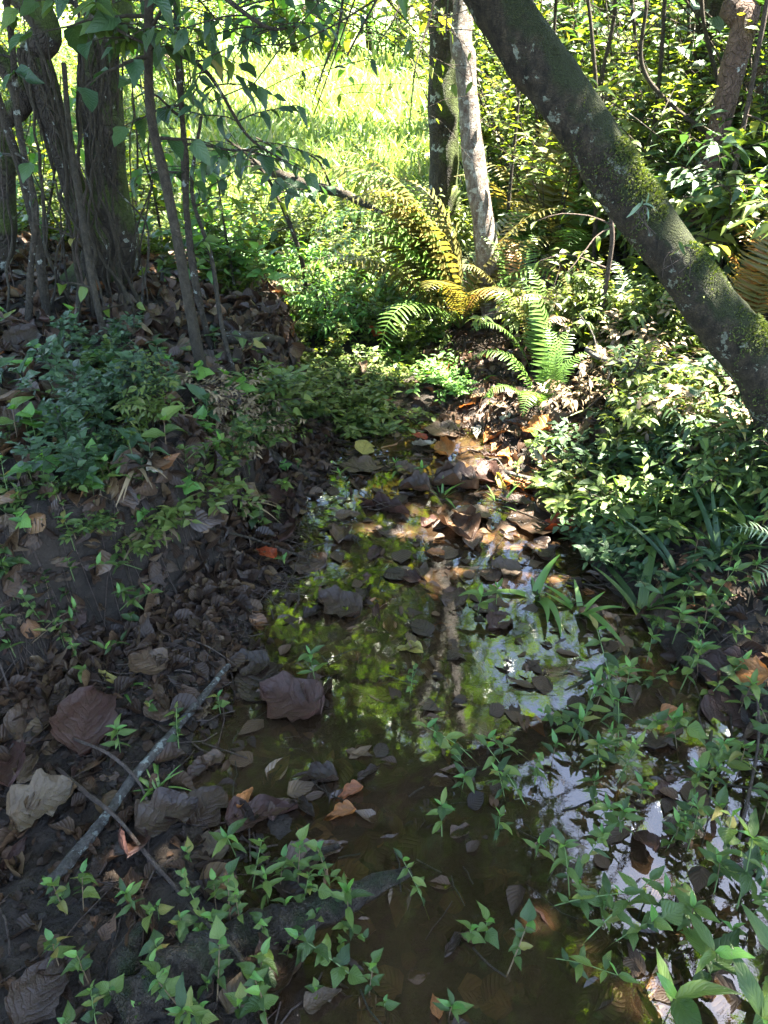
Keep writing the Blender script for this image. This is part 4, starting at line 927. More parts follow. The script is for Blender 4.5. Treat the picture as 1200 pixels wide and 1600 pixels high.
HD = {'sprawl': 'sprawling herb with a leaning stem', 'star': 'green herb with pointed leaves', 'starw': 'bushy star-topped herb', 'ovate': 'seedling with small oval leaves', 'big': 'large-leaved pointed herb',
      'palm': 'bright sprout with spreading leaves', 'heart': 'plant with heart-shaped leaves', 'dark': 'plant with broad dark leaves'}
HG = {'sprawl': 'sprawling herbs on the mud and shore', 'star': 'pointed-leaved herbs along the stream', 'starw': 'bushy herbs on the right shore', 'ovate': 'oval-leaved seedlings on the mud', 'big': 'large-leaved herbs in the right corner', 'palm': 'bright sprouts on the bank', 'heart': 'heart-leaved plants on the bank', 'dark': 'dark-leaved plants on the bank'}
def put(parts, M, name, desc, cat, group):
    t = bpy.data.objects.new(name, None); COL.objects.link(t); t.matrix_basis = M
    for nm, me, m in parts: link(nm, me, t, M=m)
    return auto(t, desc, cat, group)
HPOS = []
def herb(kind, px, py, s=1.0, lean=None):
    g = ground(px, py)
    if kind != 'big': s *= .88
    M = Matrix.Translation((g.x, g.y, max(g.z, -.025))) @ Matrix.Rotation(rnd.uniform(0, 6.28), 4, 'Z') @ Matrix.Rotation(R(rnd.uniform(0, 14)), 4, 'X') @ Matrix.Diagonal((s, s, s, 1))
    HPOS.append((px, py))
    return put(rnd.choice(HP[kind]), M, 'herb', HD[kind], 'herb', HG[kind])
for a in [('star', 372, 1345, 1.1), ('ovate', 300, 1350, 1), ('ovate', 85, 1395, 1.0), ('star', 215, 1425, .9), ('ovate', 250, 1440, 1.1), ('ovate', 258, 1500, 1.2), ('ovate', 235, 1550, 1.1), ('ovate', 95, 1520, 1.2),
          ('ovate', 140, 1540, 1.2), ('ovate', 185, 1575, 1.2), ('ovate', 225, 1590, 1.1), ('ovate', 315, 1430, 1), ('ovate', 318, 1470, .9), ('ovate', 350, 1440, .9), ('star', 420, 1420, 1.0), ('star', 448, 1465, 1.1),
          ('ovate', 470, 1430, 1.0), ('star', 545, 1440, 1.3), ('ovate', 530, 1480, 1.0), ('ovate', 575, 1560, 1.0), ('ovate', 600, 1580, 1.0), ('ovate', 340, 1570, 1.3), ('ovate', 372, 1590, 1.2), ('star', 320, 1595, 1.2),
          ('ovate', 285, 1580, 1.2), ('ovate', 488, 1560, .8), ('star', 690, 1310, 1.1), ('star', 775, 1320, 1.1), ('star', 835, 1345, 1.0), ('star', 905, 1360, .9), ('star', 940, 1440, 1.2), ('ovate', 760, 1470, 1.1),
          ('ovate', 790, 1530, 1.1), ('star', 700, 1590, 1.1), ('ovate', 735, 1475, .9), ('star', 720, 1240, .9), ('star', 790, 1250, .9), ('ovate', 835, 1230, .9),
          ('starw', 1100, 1290, 1.1), ('starw', 1120, 1380, 1.15), ('starw', 1150, 1430, 1.3), ('starw', 1075, 1460, 1.2), ('star', 1015, 1430, 1.1), ('big', 1040, 1590, .95), ('big', 1100, 1560, .9), ('big', 1185, 1540, 1.0), ('big', 1150, 1620, 1.0),
          ('star', 1000, 1260, 1.0), ('star', 970, 1310, .9), ('star', 745, 960, 1.35), ('star', 775, 950, 1.2), ('star', 495, 1075, 1.2), ('ovate', 640, 1090, .8), ('star', 890, 1160, 1.2), ('starw', 905, 1150, 1.1), ('star', 935, 1200, 1.1),
          ('starw', 930, 1110, 1.1), ('star', 975, 1090, 1.1), ('starw', 1010, 1150, 1.0), ('starw', 1060, 1080, 1.2), ('starw', 1090, 1060, 1.1), ('starw', 1060, 1180, 1.2), ('star', 1120, 1210, 1.2), ('starw', 1180, 1190, 1.3),
          ('star', 1050, 1010, 1.1), ('starw', 1100, 980, 1.2), ('star', 1010, 1040, 1.0), ('star', 860, 1200, 1.0), ('starw', 1150, 1120, 1.1), ('star', 960, 1230, 1.0), ('starw', 1190, 1290, 1.2), ('star', 1080, 1250, 1.0),
          ('ovate', 235, 1120, .95), ('ovate', 280, 1180, 1.0), ('ovate', 345, 1120, .9), ('star', 190, 1180, .9), ('heart', 208, 985, .8), ('heart', 135, 1070, .7), ('star', 118, 860, .9), ('star', 25, 1030, 1.0), ('star', 10, 990, 1.0), ('star', 30, 960, .9), ('heart', 20, 900, .6),
          ('palm', 262, 720, 1.2), ('heart', 338, 715, 1.0), ('heart', 325, 700, .9), ('palm', 172, 640, .9), ('dark', 205, 630, 1.0), ('palm', 165, 590, 1.0), ('dark', 245, 575, .9), ('heart', 298, 570, 1.0), ('heart', 345, 590, .9), ('heart', 375, 640, .9),
          ('heart', 360, 665, .9), ('palm', 30, 700, 1.1), ('heart', 60, 700, .9), ('star', 130, 700, 1.1), ('ovate', 30, 790, 1.2), ('heart', 70, 760, .9), ('ovate', 90, 790, 1.1), ('heart', 150, 800, .8), ('dark', 140, 770, .8), ('dark', 165, 690, .9),
          ('star', 215, 660, 1.2), ('palm', 55, 600, .9), ('dark', 60, 630, .9), ('heart', 120, 520, .9), ('dark', 100, 550, .9), ('dark', 225, 760, .6), ('heart', 235, 800, .6), ('star', 300, 780, .8), ('heart', 440, 745, .6), ('heart', 470, 735, .6),
          ('heart', 425, 690, .7), ('star', 545, 780, .9), ('star', 625, 745, .9), ('star', 660, 760, .9), ('star', 765, 655, 1.3), ('star', 800, 770, .9), ('star', 830, 730, 1.0), ('palm', 15, 520, .9), ('ovate', 400, 620, 1), ('heart', 410, 655, .8)]:
    herb(a[0], a[1], a[2], a[3] * (.85 if a[2] > 1350 and a[1] < 620 else 1))
def herbs(kind, n, x0, x1, y0, y1, s0, s1, ok=None, dmin=16):
    k = 0
    for _ in range(n * 12):
        if k >= n: break
        px, py = rnd.uniform(x0, x1), rnd.uniform(y0, y1)
        if min((px - a) ** 2 + (py - b) ** 2 for a, b in HPOS) < dmin ** 2: continue
        if ok and not ok(px, py): continue
        herb(kind, px, py, rnd.uniform(s0, s1)); k += 1
rt = lambda px, py: px > 930 - (py - 950) * .12 + (60 if py < 1050 else 0)
herbs('starw', 14, 880, 1230, 950, 1480, .7, 1.15, rt); herbs('star', 10, 860, 1230, 940, 1500, .6, 1.2, rt); herbs('sprawl', 18, 820, 1230, 940, 1500, .8, 1.4, rt, 10); herbs('sprawl', 8, 560, 860, 1180, 1600, .7, 1.2); herbs('sprawl', 4, 420, 600, 1350, 1600, .6, .9, None, 10); herbs('sprawl', 10, 200, 480, 640, 900, .8, 1.3, None, 10); herbs('ovate', 8, 300, 470, 640, 860, .6, 1.0, None, 10)
herbs('starw', 14, 940, 1230, 780, 960, .8, 1.2); herbs('dark', 6, 960, 1220, 760, 930, .6, .9)
herbs('ovate', 18, 80, 430, 1400, 1620, .85, 1.25, None, 12); herbs('ovate', 8, 380, 520, 1360, 1500, .8, 1.1)
herbs('heart', 10, 0, 380, 540, 820, .6, 1.0); herbs('ovate', 16, 0, 400, 560, 850, .7, 1.1, None, 12); herbs('palm', 8, 0, 360, 560, 850, .6, .9, None, 12); herbs('star', 12, 0, 420, 600, 900, .7, 1.1, None, 12); herbs('dark', 12, 0, 350, 480, 800, .7, 1.1, None, 12); herbs('ovate', 10, 0, 130, 820, 1080, .7, 1.1); herbs('sprawl', 12, 0, 230, 800, 1010, .7, 1.2, None, 10); herbs('heart', 5, 0, 230, 800, 980, .5, .8)

# grass-like plants
def grassy(px, py, n, L, label, mat='grass', w=1.0, spread=.5, name='grass_clump'):
    g0 = ground(px, py); t = thing(name, label, 'grass clump', (g0.x, g0.y, max(g0.z, -.02)))
    for q in range(n):
        dr = .5 + .5 * (q % 3); V, F, U = leaf('blade', 2, 10, .35, dr, twist=.3 * (q % 2)); V = V * [w, 1, 1]
        key = ('bl', mat, round(w, 2), q % 3, q % 2)
        if key not in LM: LM[key] = leafmesh('blade', (V, F, U), MT[mat])
        a = rnd.uniform(0, 6.28); e = rnd.uniform(.6, 1.35) * (1 if spread < 1 else .7)
        link('blade', LM[key], t, M=mat4((rnd.gauss(0, .006), rnd.gauss(0, .006), -.01), (math.cos(a) * spread, math.sin(a) * spread, e), (-math.cos(a) * .5, -math.sin(a) * .5, 1), L * rnd.uniform(.6, 1.15)))
    return t
grassy(838, 935, 6, .16, 'broad-bladed grass plant standing in the stream', w=1.5)
grassy(905, 960, 7, .17, 'broad-bladed grass plant with one bent blade beside the right shore', w=1.5)
grassy(1000, 960, 8, .30, 'grass with long drooping blades arching over the right shore', 'herb', w=.9)
grassy(945, 1060, 12, .11, 'pale green grass tuft with narrow blades in the shallow water', w=1.6, spread=.9)
grassy(1120, 880, 14, .26, 'tall dark grass clump on the right bank', 'dark', w=.6)
grassy(1060, 900, 9, .26, 'dark broad grass in the shade below the leaning trunk', 'dark', w=.65)
grassy(1180, 850, 8, .30, 'dark grass clump at the right edge under the trunk', 'dark', w=.65)
grassy(245, 1235, 18, .10, 'tuft of fine green grass beside the grey lichened stick', w=.7, spread=.9)
grassy(690, 780, 9, .12, 'thin grass tuft leaning over the stream leaves', w=.8)
grassy(780, 790, 9, .12, 'thin grass tuft at the edge of the sunlit leaves', w=.8)
grassy(1010, 720, 16, .20, 'fine pale grass tuft below the leaning trunk on the sunlit bank', 'thin', .5)
grassy(930, 650, 14, .20, 'fine arching grass behind the sunlit leaves', 'thin', .5)
grassy(985, 840, 14, .18, 'fine grass tuft at the shaded edge of the right bank', 'grass', .5)
grassy(195, 1075, 8, .07, 'tiny grass sprout above the big purple-red leaf', w=1.0, spread=.9)
grassy(255, 830, 14, .16, 'dry drooping straw tuft on the bank face', 'straw', .8, 1.1)
grassy(380, 790, 18, .15, 'dry straw tuft over the bank by the stream head', 'straw', .8, 1.1)
grassy(215, 740, 12, .16, 'hanging strands of dry straw by the pale hanging leaf', 'straw', .7, 1.1)

# ------------------------------------------------------------------ sticks and the log
def stick(name, label, ctrl, r, mat, n=40, ns=10, bump=.25, cat='stick', side=None, ends=None):
    P = curve(ctrl, n); off = np.array(P[n // 2]); t = thing(name, label, cat, tuple(off)) if side else None
    g = Geo(); g.add(*tube(P, np.interp(np.linspace(0, 1, n), np.linspace(0, 1, len(r)), r), ns, bump, 30, seed=off[0] * 9))
    if side:
        g.build('main_stem', MT[mat], t, off)
        for c2, rr in side:
            g2 = Geo(); g2.add(*tube(curve(c2, 16), np.linspace(rr, rr * .4, 16), 6, .2, 40)); g2.build('side_twig', MT[mat], t, off)
        return t
    V = np.concatenate(g.V) - off
    o = mk(name, V, np.concatenate(g.F), MT[mat], UV=np.concatenate(g.U), loc=off); return tag(o, label, cat)
def gp(px, py, z=.012): 
    g = ground(px, py); return Vector((g.x, g.y, max(g.z, -.01) + z))
stick('stick', 'thick grey lichened stick lying diagonally on the mud at the left', [gp(358, 1045), gp(300, 1120, .02), gp(225, 1215, .025), gp(150, 1310, .02), gp(75, 1392)], [.008, .010, .011, .012, .012], 'stick', 60, 12)
stick('stick', 'thin brown twig crossing over the thick grey lichened stick', [gp(92, 1205, .01), gp(140, 1255, .03), gp(190, 1300, .045), gp(235, 1350, .03), gp(285, 1402, .01)], [.005, .006, .005, .005, .004], 'twig', 40, 8)
stick('stick', 'thin pale twig leaning from the purple leaf towards the grey stick', [gp(112, 1160, .02), gp(180, 1205, .05), gp(222, 1240, .04), gp(240, 1285)], [.004, .004, .003], 'twig', 30, 6)
stick('stick', 'long thin twig reaching from the bank over the red leaf', [gp(262, 830, .03), gp(330, 850, .06), gp(400, 862, .05), gp(475, 876, .01)], [.0045, .005, .004], 'vine', 30, 6)
stick('stick', 'hair-thin pale twig on the mud above the grey stick', [gp(295, 1005, .01), gp(335, 1030, .03), gp(380, 1055)], [.0022, .0015], 'twig', 20, 5)
stick('stick', 'bleached forked stick lying on the sunlit leaves by the path', [gp(745, 735, .02), gp(790, 748, .03), gp(850, 770, .03), (gp(925, 783, .02))], [.007, .009, .008, .006], 'stick', 40, 8, side=[([gp(790, 748, .03), gp(775, 735, .05), gp(760, 738, .05)], .004)])
stick('stick', 'pale forked branch leaning in the sunlit plants right of the green fern', [at(915, 545, 2.9), at(940, 560, 2.85), at(985, 566, 2.8), at(1040, 570, 2.7)], [.010, .011, .010, .008], 'stick', 40, 8, side=[([at(955, 563, 2.84), at(950, 590, 2.8), at(940, 610, 2.8)], .006), ([at(935, 556, 2.86), at(925, 520, 2.9), at(905, 490, 2.95)], .005)])
stick('fallen_branch', 'dark horizontal branch lying on the far bank behind the seedlings', [gp(352, 548, .05), gp(400, 550, .06), gp(440, 556, .05), gp(500, 562, .03)], [.024, .020, .016, .010], 'stem', 40, 10, cat='branch')
stick('fallen_branch', 'dark root-like branch running down to the stream from the curved stem', [gp(385, 705, .03), gp(420, 722, .03), gp(455, 738, .03), gp(495, 755, .0)], [.020, .018, .014, .008], 'stem', 40, 10, cat='branch')
stick('fallen_branch', 'dark bare fallen branch lying among bright plants before the meadow', [at(395, 255, 6.0), at(470, 285, 5.8), at(540, 305, 5.6), at(600, 335, 5.4)], [.03, .035, .03, .015], 'stem', 40, 10, cat='branch', side=[([at(470, 285, 5.8), at(440, 240, 5.8), at(400, 215, 5.8)], .014), ([at(520, 300, 5.65), at(500, 255, 5.6), at(470, 235, 5.6)], .010)])
stick('log', 'sunken dark rotten log lying across the mud and shallow water in the foreground', [gp(190, 1590, .010), gp(290, 1520, .018), gp(400, 1470, .020), gp(510, 1425, .016), gp(640, 1368, .0)], [.040, .044, .040, .030, .014], 'wetwood', 110, 26, .34, 'log')
stick('log', 'short upright rotten root beside the bottom-left end of the sunken log', [gp(195, 1560, -.02), gp(200, 1500, .01), gp(225, 1450, .0)], [.030, .026, .014], 'wetwood', 40, 16, .35, 'root')
stick('stick', 'wet half-sunk stick pointing at the black curled leaf', [gp(455, 1375, .0), gp(490, 1345, .012), gp(530, 1330, .01)], [.011, .013, .006], 'wetwood', 30, 10)
stick('stick', 'wet dark stick floating in the middle of the stream', [gp(645, 1150, .0), gp(600, 1125, .004), gp(560, 1110, .0)], [.003, .005, .003], 'wetwood', 20, 6)
stick('stick', 'green thin stem lying over the sunken log toward the black leaf', [gp(295, 1425, .03), gp(330, 1470, .05), gp(375, 1510, .05), gp(405, 1560, .02)], [.0045, .005, .004], 'vine', 30, 6)
stick('stick', 'thin root bridging the water beside the drowned ribbed leaf', [gp(980, 1015, .0), gp(945, 1045, .02), gp(900, 1075, .01), gp(840, 1100, -.005)], [.005, .006, .004], 'wetwood', 30, 6)
stick('stick', 'bare twig curving up from the herbs at the right edge', [gp(1150, 1320), gp(1165, 1240, .05), gp(1170, 1180, .08), gp(1160, 1120, .12)], [.004, .003], 'twig', 30, 6)
stick('stick', 'pale hooked twig under the leaning trunk', [at(905, 650, 2.8), at(945, 615, 2.7), at(985, 585, 2.6), at(1000, 560, 2.6)], [.005, .004], 'vine', 30, 6)
stick('stick', 'thin bare twig slanting through the shaded plants right of the sunlit leaves', [gp(935, 775, .03), gp(1000, 765, .08), gp(1060, 755, .12), gp(1090, 745, .15)], [.004, .003], 'twig', 30, 6)

# ------------------------------------------------------------------ fallen leaves
FL = {}
def fmesh(kind, mat, k):
    key = (kind, mat, k)
    if key not in FL:
        q = [(.05, .03, .05, .08), (.14, .12, .08, .25), (.03, -.08, .09, .15), (.30, .25, .09, .6), (.10, .2, .11, -.2)][k]
        FL[key] = leafmesh('fallen_leaf', leaf(kind, 10, 14, q[0], q[1], wavy=q[2], curl=q[3], seed=k * 7 + len(kind)), MT[mat])
    return FL[key]
def nrm(x, y, e=.03):
    v = Vector((th(x - e, y) - th(x + e, y), th(x, y - e) - th(x, y + e), 2 * e)); v.normalize(); return v
FPOS = []
def fleaf(px, py, size, ang, kind, mat, k, desc, lift=.006, tilt=.15, group=None, full=None, z=None, roll=0.0):
    g = ground(px, py); d = ray(px, py); depth = g.y * math.cos(PITCH) + (CAM_H - g.z) * math.sin(PITCH)
    L = size / FPX * depth
    a = R(ang); va = math.atan2(CAM_H - g.z, g.y)
    dirv = Vector((math.cos(a), math.sin(a) / max(.35, math.sin(va)), 0)).normalized()
    zz = max(g.z, 0.001 if lift > 0 else -.012) if z is None else z
    nv = nrm(g.x, g.y, .04) if g.z > .01 else Vector((0, 0, 1))
    nv = (nv + Vector((rnd.gauss(0, tilt), rnd.gauss(0, tilt), 0)) + Vector((roll, 0, 0))).normalized()
    dirv = (dirv - nv * dirv.dot(nv)).normalized()
    c = Vector((g.x, g.y, zz + lift)) - dirv * L * .5
    me = fmesh(kind, mat, k)
    o = bpy.data.objects.new('fallen_leaf', me); COL.objects.link(o); o.matrix_basis = mat4(c, dirv, nv, L)
    FPOS.append((px, py))
    if full: tag(o, full, 'fallen leaf', group); return o
    return auto(o, desc, 'fallen leaf', group)
H = [  # hero leaves
 (140, 1135, 128, 100, 'broad', 'f_purple', 1, 'big purple-red dead leaf with a sunlit patch propped on the mud', .03, .1),
 (70, 1130, 105, 60, 'broad', 'f_brown', 0, 'large dull brown leaf lying half under the big purple-red one', .01, .1),
 (15, 1200, 95, 120, 'broad', 'f_purple', 3, 'wrinkled purple-brown leaf at the left edge beside the tan one', .02, .2),
 (72, 1262, 105, 20, 'broad', 'f_tan', 2, 'large curled tan leaf on the mud at the left', .02, .15),
 (45, 1210, 60, 80, 'ovate', 'f_tan', 2, 'small crumpled tan leaf tucked behind the large tan one', .015, .3),
 (262, 1280, 100, 30, 'broad', 'f_brown', 2, 'coarse brown leaf under the grey stick with a ragged edge', .012, .1),
 (325, 1270, 80, 60, 'broad', 'f_dark', 0, 'slate-dark wet leaf right of the coarse brown one', .008, .05),
 (205, 1330, 110, 95, 'ovate', 'f_purple', 3, 'upright folded purple leaf under the crossing twig', .03, .3),
 (165, 1350, 70, 110, 'broad', 'f_dark', 4, 'black shrivelled leaf left of the folded purple leaf', .02, .3),
 (40, 1290, 70, 100, 'ovate', 'f_brown', 1, 'narrow brown leaf below the large tan one at the left edge', .012, .2),
 (30, 1340, 60, 80, 'ovate', 'f_purple', 3, 'small purple-brown folded leaf at the left edge', .012, .3),
 (70, 1560, 110, 70, 'broad', 'f_dark', 1, 'dark purple leaf standing in the mud at the bottom left corner', .02, .2),
 (265, 1560, 60, 80, 'ovate', 'f_dark', 4, 'dark folded leaf among the seedlings at the bottom', .02, .2),
 (440, 1530, 130, 70, 'broad', 'f_dark', 3, 'black crumpled leaf standing on the mud in front of the log', .025, .2),
 (505, 1570, 60, 20, 'ovate', 'f_tan', 2, 'small grey-tan leaf right of the black crumpled leaf', .008, .1),
 (392, 1518, 40, 90, 'ovate', 'f_brown', 1, 'small rusty leaf at the tip of the green stem', .02, .1),
 (530, 1280, 55, 190, 'ovate', 'f_orange', 3, 'orange-brown curled leaf floating in mid stream', .006, .05),
 (545, 1250, 50, 200, 'ovate', 'f_orange', 3, 'small orange boat-shaped leaf resting in the stream', .006, .05),
 (578, 1212, 50, 35, 'lance', 'f_dark', 3, 'black narrow curled leaf above the orange boat-shaped one', .008, .1),
 (490, 1222, 80, 175, 'ovate', 'f_dark', 3, 'long dark curled leaf floating left of mid stream', .006, .05),
 (470, 1265, 70, 140, 'lance', 'f_dark', 3, 'dark hooked leaf curled in the water below the long dark one', .006, .05),
 (410, 1280, 110, 10, 'ovate', 'f_purple', 2, 'wet reddish-brown leaf lying at the water edge', .002, .04),
 (385, 1255, 45, 60, 'ovate', 'f_orange', 1, 'small orange and black leaf at the muddy water edge', .01, .2),
 (640, 1335, 120, 15, 'ovate', 'f_dark', 0, 'broad dark leaf under water in front of mid stream', -.006, .03),
 (495, 1340, 110, 20, 'ovate', 'f_brown', 1, 'long grey-brown leaf breaking the water by the log', .006, .06),
 (410, 1070, 90, 110, 'broad', 'f_dark', 0, 'dark slate leaf standing wet at the left shore', .004, .08),
 (455, 1108, 108, 160, 'broad', 'f_purple', 2, 'large wet ribbed brown leaf curling at the shore', .010, .06),
 (500, 1085, 70, 60, 'broad', 'f_dark', 3, 'black curled leaf edge beside the large ribbed brown one', .008, .1),
 (232, 1040, 68, 165, 'broad', 'f_brown', 0, 'smooth oval brown leaf lying on the mud under the bank', .008, .05),
 (322, 985, 42, 80, 'ovate', 'f_tan', 1, 'small yellowish tan leaf standing near the shore', .01, .2),
 (290, 1035, 32, 80, 'ovate', 'f_brown', 2, 'tiny brown speckled leaf right of the smooth oval one', .006, .1),
 (172, 1065, 42, 160, 'lance', 'f_yellow', 2, 'thin yellow leaf strip above the big purple-red leaf', .01, .1),
 (355, 897, 75, 175, 'ovate', 'f_tan', 4, 'ragged tan leaf beside the bright red one', .03, .1),
 (417, 884, 48, 150, 'ovate', 'f_red', 1, 'bright red leaf at the foot of the bank', .045, .15),
 (400, 900, 70, 170, 'ovate', 'f_brown', 0, 'rusty brown leaf lying under the bright red one', .006, .05),
 (475, 885, 75, 170, 'broad', 'f_dark', 4, 'black arched leaf right of the bright red one', .012, .1),
 (445, 840, 65, 80, 'broad', 'f_purple', 2, 'reddish-brown ribbed leaf propped on the bank foot', .02, .3),
 (430, 855, 55, 100, 'ovate', 'f_brown', 3, 'tan-brown folded leaf hanging under the ribbed one', .015, .3),
 (530, 955, 75, 160, 'broad', 'f_dark', 2, 'grey wet leaf with pale edges floating near the left shore', .003, .04),
 (590, 945, 70, 20, 'broad', 'f_brown', 0, 'drowned brown leaf at the centre of the stream', -.004, .02),
 (640, 1010, 50, 80, 'ovate', 'f_tan', 1, 'small upturned brown leaf in mid stream', .012, .3),
 (638, 1022, 48, 165, 'ovate', 'f_yellow', 3, 'yellow-edged leaf floating in mid stream', .010, .1),
 (715, 1020, 60, 40, 'broad', 'f_dark', 4, 'dark shrivelled leaf in the water right of the yellow-edged one', .004, .1),
 (870, 1030, 90, 175, 'broad', 'f_dark', 0, 'dark ribbed leaf sunk below the grass tuft', -.003, .03),
 (790, 898, 50, 170, 'broad', 'f_tan', 2, 'pale tan leaf half under water beside the grass plant', .004, .05),
 (735, 815, 62, 170, 'broad', 'f_tan', 0, 'flat tan leaf on top of the leaf pile in the stream', .022, .1),
 (715, 830, 80, 130, 'broad', 'f_dark', 3, 'dark rolled leaf under the leaf pile in the stream', .010, .1),
 (745, 820, 26, 60, 'lance', 'f_yellow', 1, 'small yellow leaf on the leaf pile in the stream', .034, .1),
 (738, 852, 46, 265, 'broad', 'f_brown', 1, 'ribbed reddish leaf in front of the leaf pile in the stream', .012, .2),
 (678, 870, 34, 165, 'ovate', 'f_orange', 1, 'small bright orange leaf left of the leaf pile', .008, .05),
 (845, 820, 110, 175, 'broad', 'f_dark', 0, 'broad grey-purple leaf floating at the right shore', .006, .03),
 (870, 830, 60, 170, 'broad', 'f_red', 3, 'dark red leaf edge showing under the broad grey-purple leaf', .002, .05),
 (590, 795, 110, 165, 'lance', 'f_purple', 3, 'long dark maroon leaf across the stream head', .006, .05),
 (600, 835, 60, 175, 'ovate', 'f_dark', 4, 'small black leaf in the stream before the maroon one', .008, .1),
 (535, 842, 50, 70, 'broad', 'f_brown', 3, 'grey-brown leaf standing in the stream head shallows', .012, .2),
 (645, 770, 55, 170, 'broad', 'f_brown', 3, 'brown hooded leaf in the stream right of the round one', .012, .1),
 (710, 765, 75, 175, 'broad', 'f_brown', 3, 'curled brown leaf with a dark hollow at the stream head', .014, .1),
 (570, 710, 36, 70, 'broad', 'f_yellow', 0, 'round yellow-brown leaf standing at the stream head', .02, .3),
 (560, 735, 60, 175, 'broad', 'f_brown', 0, 'brown leaf lying under the round yellow-brown one', .006, .05),
 (440, 780, 50, 100, 'broad', 'f_purple', 0, 'dark rounded leaf leaning on the left bank foot', .015, .2),
 (835, 680, 55, 160, 'broad', 'f_orange', 1, 'large orange sunlit leaf at the back of the path', .03, .15),
 (900, 690, 58, 70, 'broad', 'f_tan', 1, 'ribbed golden tan leaf standing in the sun', .04, .35),
 (820, 760, 70, 170, 'broad', 'f_orange', 0, 'orange leaf lying wet under the bleached stick', .008, .1),
 (870, 735, 55, 150, 'broad', 'f_tan', 2, 'pale sun-bleached leaf above the bleached stick', .03, .2),
 (840, 715, 50, 60, 'ovate', 'f_pale', 2, 'white-lit crumpled leaf on the sunlit path', .03, .2),
 (880, 775, 70, 10, 'broad', 'f_orange', 4, 'red-orange leaf just in front of the bleached stick', .02, .15),
 (800, 790, 60, 165, 'ovate', 'f_brown', 1, 'brown leaf left of the red-orange sunlit one', .012, .15),
 (790, 725, 70, 120, 'broad', 'f_brown', 4, 'pinkish brown crumpled leaf at the left end of the bleached stick', .015, .2),
 (730, 635, 42, 150, 'broad', 'f_orange', 1, 'rust leaf curled at the far end of the path', .015, .2),
 (655, 690, 30, 160, 'ovate', 'f_red', 1, 'tiny red leaf at the head of the stream', .012, .1),
 (690, 680, 60, 175, 'broad', 'f_brown', 0, 'flat brown leaf at the far end of the path', .01, .1),
 (588, 548, 36, 90, 'broad', 'f_red', 1, 'rust-red leaf caught in the bright undergrowth', .10, .3),
 (925, 535, 60, 60, 'broad', 'f_pale', 1, 'pale pink leaf caught on the forked branch in the sun', .22, .4),
 (243, 745, 62, 262, 'obov', 'f_pale', 1, 'pale grey leaf hanging over the edge of the bank', .03, .6),
 (210, 790, 60, 80, 'broad', 'f_brown', 1, 'reddish-brown leaf plastered on the bank face', .01, .1),
 (45, 640, 90, 40, 'broad', 'f_tan', 1, 'large folded tan leaf in the heap at the left', .03, .25),
 (50, 665, 80, 70, 'broad', 'f_tan', 0, 'pale tan leaf leaning against the folded one', .02, .4),
 (110, 625, 80, 110, 'broad', 'f_tan', 2, 'tan leaf standing right of the heap at the left', .03, .35),
 (40, 540, 70, 60, 'broad', 'f_brown', 1, 'big brown leaf lying at the foot of the left trunk', .02, .2),
 (20, 567, 50, 120, 'broad', 'f_tan', 4, 'tan leaf with holes at the left edge', .02, .2),
 (5, 567, 24, 90, 'ovate', 'f_orange', 1, 'little orange leaf tip at the left edge of the bank', .03, .2),
 (235, 600, 70, 120, 'broad', 'f_brown', 3, 'reddish-brown leaf on the litter behind the dark green leaf', .02, .25),
 (265, 625, 60, 45, 'ovate', 'f_tan', 3, 'curled tan leaf standing before the thin leaning sapling', .03, .35),
 (200, 520, 80, 150, 'broad', 'f_brown', 3, 'large brown leaf between the sapling stems', .02, .2),
 (90, 520, 70, 30, 'broad', 'f_purple', 1, 'large reddish-brown leaf against the trunk foot', .03, .3),
 (40, 935, 60, 80, 'broad', 'f_brown', 0, 'oval brown leaf on the bank slope at the left', .012, .1),
 (120, 975, 50, 60, 'broad', 'f_purple', 1, 'purple-brown leaf low on the bank slope', .012, .15),
 (105, 1030, 45, 150, 'ovate', 'f_purple', 3, 'dark folded leaf right of the cluster of green sprouts', .012, .15),
 (1165, 1068, 60, 170, 'broad', 'f_orange', 1, 'glowing orange leaf in a sun fleck at the right edge', .02, .15),
 (1130, 1050, 80, 170, 'broad', 'f_purple', 0, 'broad reddish leaf left of the glowing orange one', .008, .1),
 (1150, 1120, 110, 30, 'broad', 'f_purple', 0, 'large red-brown leaf in shade at the right edge', .004, .05),
 (1100, 925, 70, 175, 'broad', 'f_brown', 0, 'brown leaf in the shade under the pale fern', .012, .1),
 (1080, 1260, 120, 30, 'broad', 'f_purple', 0, 'large wet maroon leaf under the star-topped herbs', .0, .04),
 (870, 1400, 120, 120, 'broad', 'f_purple', 0, 'large reddish leaf submerged right of mid stream', -.006, .03),
 (705, 1215, 60, 175, 'ovate', 'f_dark', 4, 'drowned ribbed leaf curling at the surface', .0, .04),
 (725, 1300, 50, 20, 'ovate', 'f_brown', 3, 'half-sunk brown leaf beside the tall sprout in the stream', .0, .04),
 (710, 1480, 60, 50, 'lance', 'f_dark', 3, 'dark folded leaf standing in the water before the seedlings', .012, .1),
 (680, 1580, 40, 100, 'ovate', 'f_orange', 1, 'small rust leaf at the bottom edge among the sprouts', .012, .1),
 (1000, 1325, 70, 100, 'ovate', 'f_purple', 1, 'wrinkled maroon leaf standing among the right herbs', .02, .3),
 (790, 1150, 50, 80, 'ovate', 'f_dark', 3, 'small dark curled leaf in the shaded water at the right', .0, .05),
 (330, 1330, 60, 175, 'broad', 'f_tan', 0, 'tan leaf with dark holes beside the coarse brown one', .006, .06),
 (210, 1430, 60, 95, 'lance', 'f_brown', 3, 'thin brown leaf strip pressed on the mud', .006, .06),
 (260, 1105, 70, 90, 'broad', 'f_brown', 0, 'dark brown leaf under the three-leaved seedling', .006, .08),
 (370, 920, 60, 20, 'ovate', 'f_brown', 0, 'wet brown leaf in front of the ragged tan one', .004, .05),
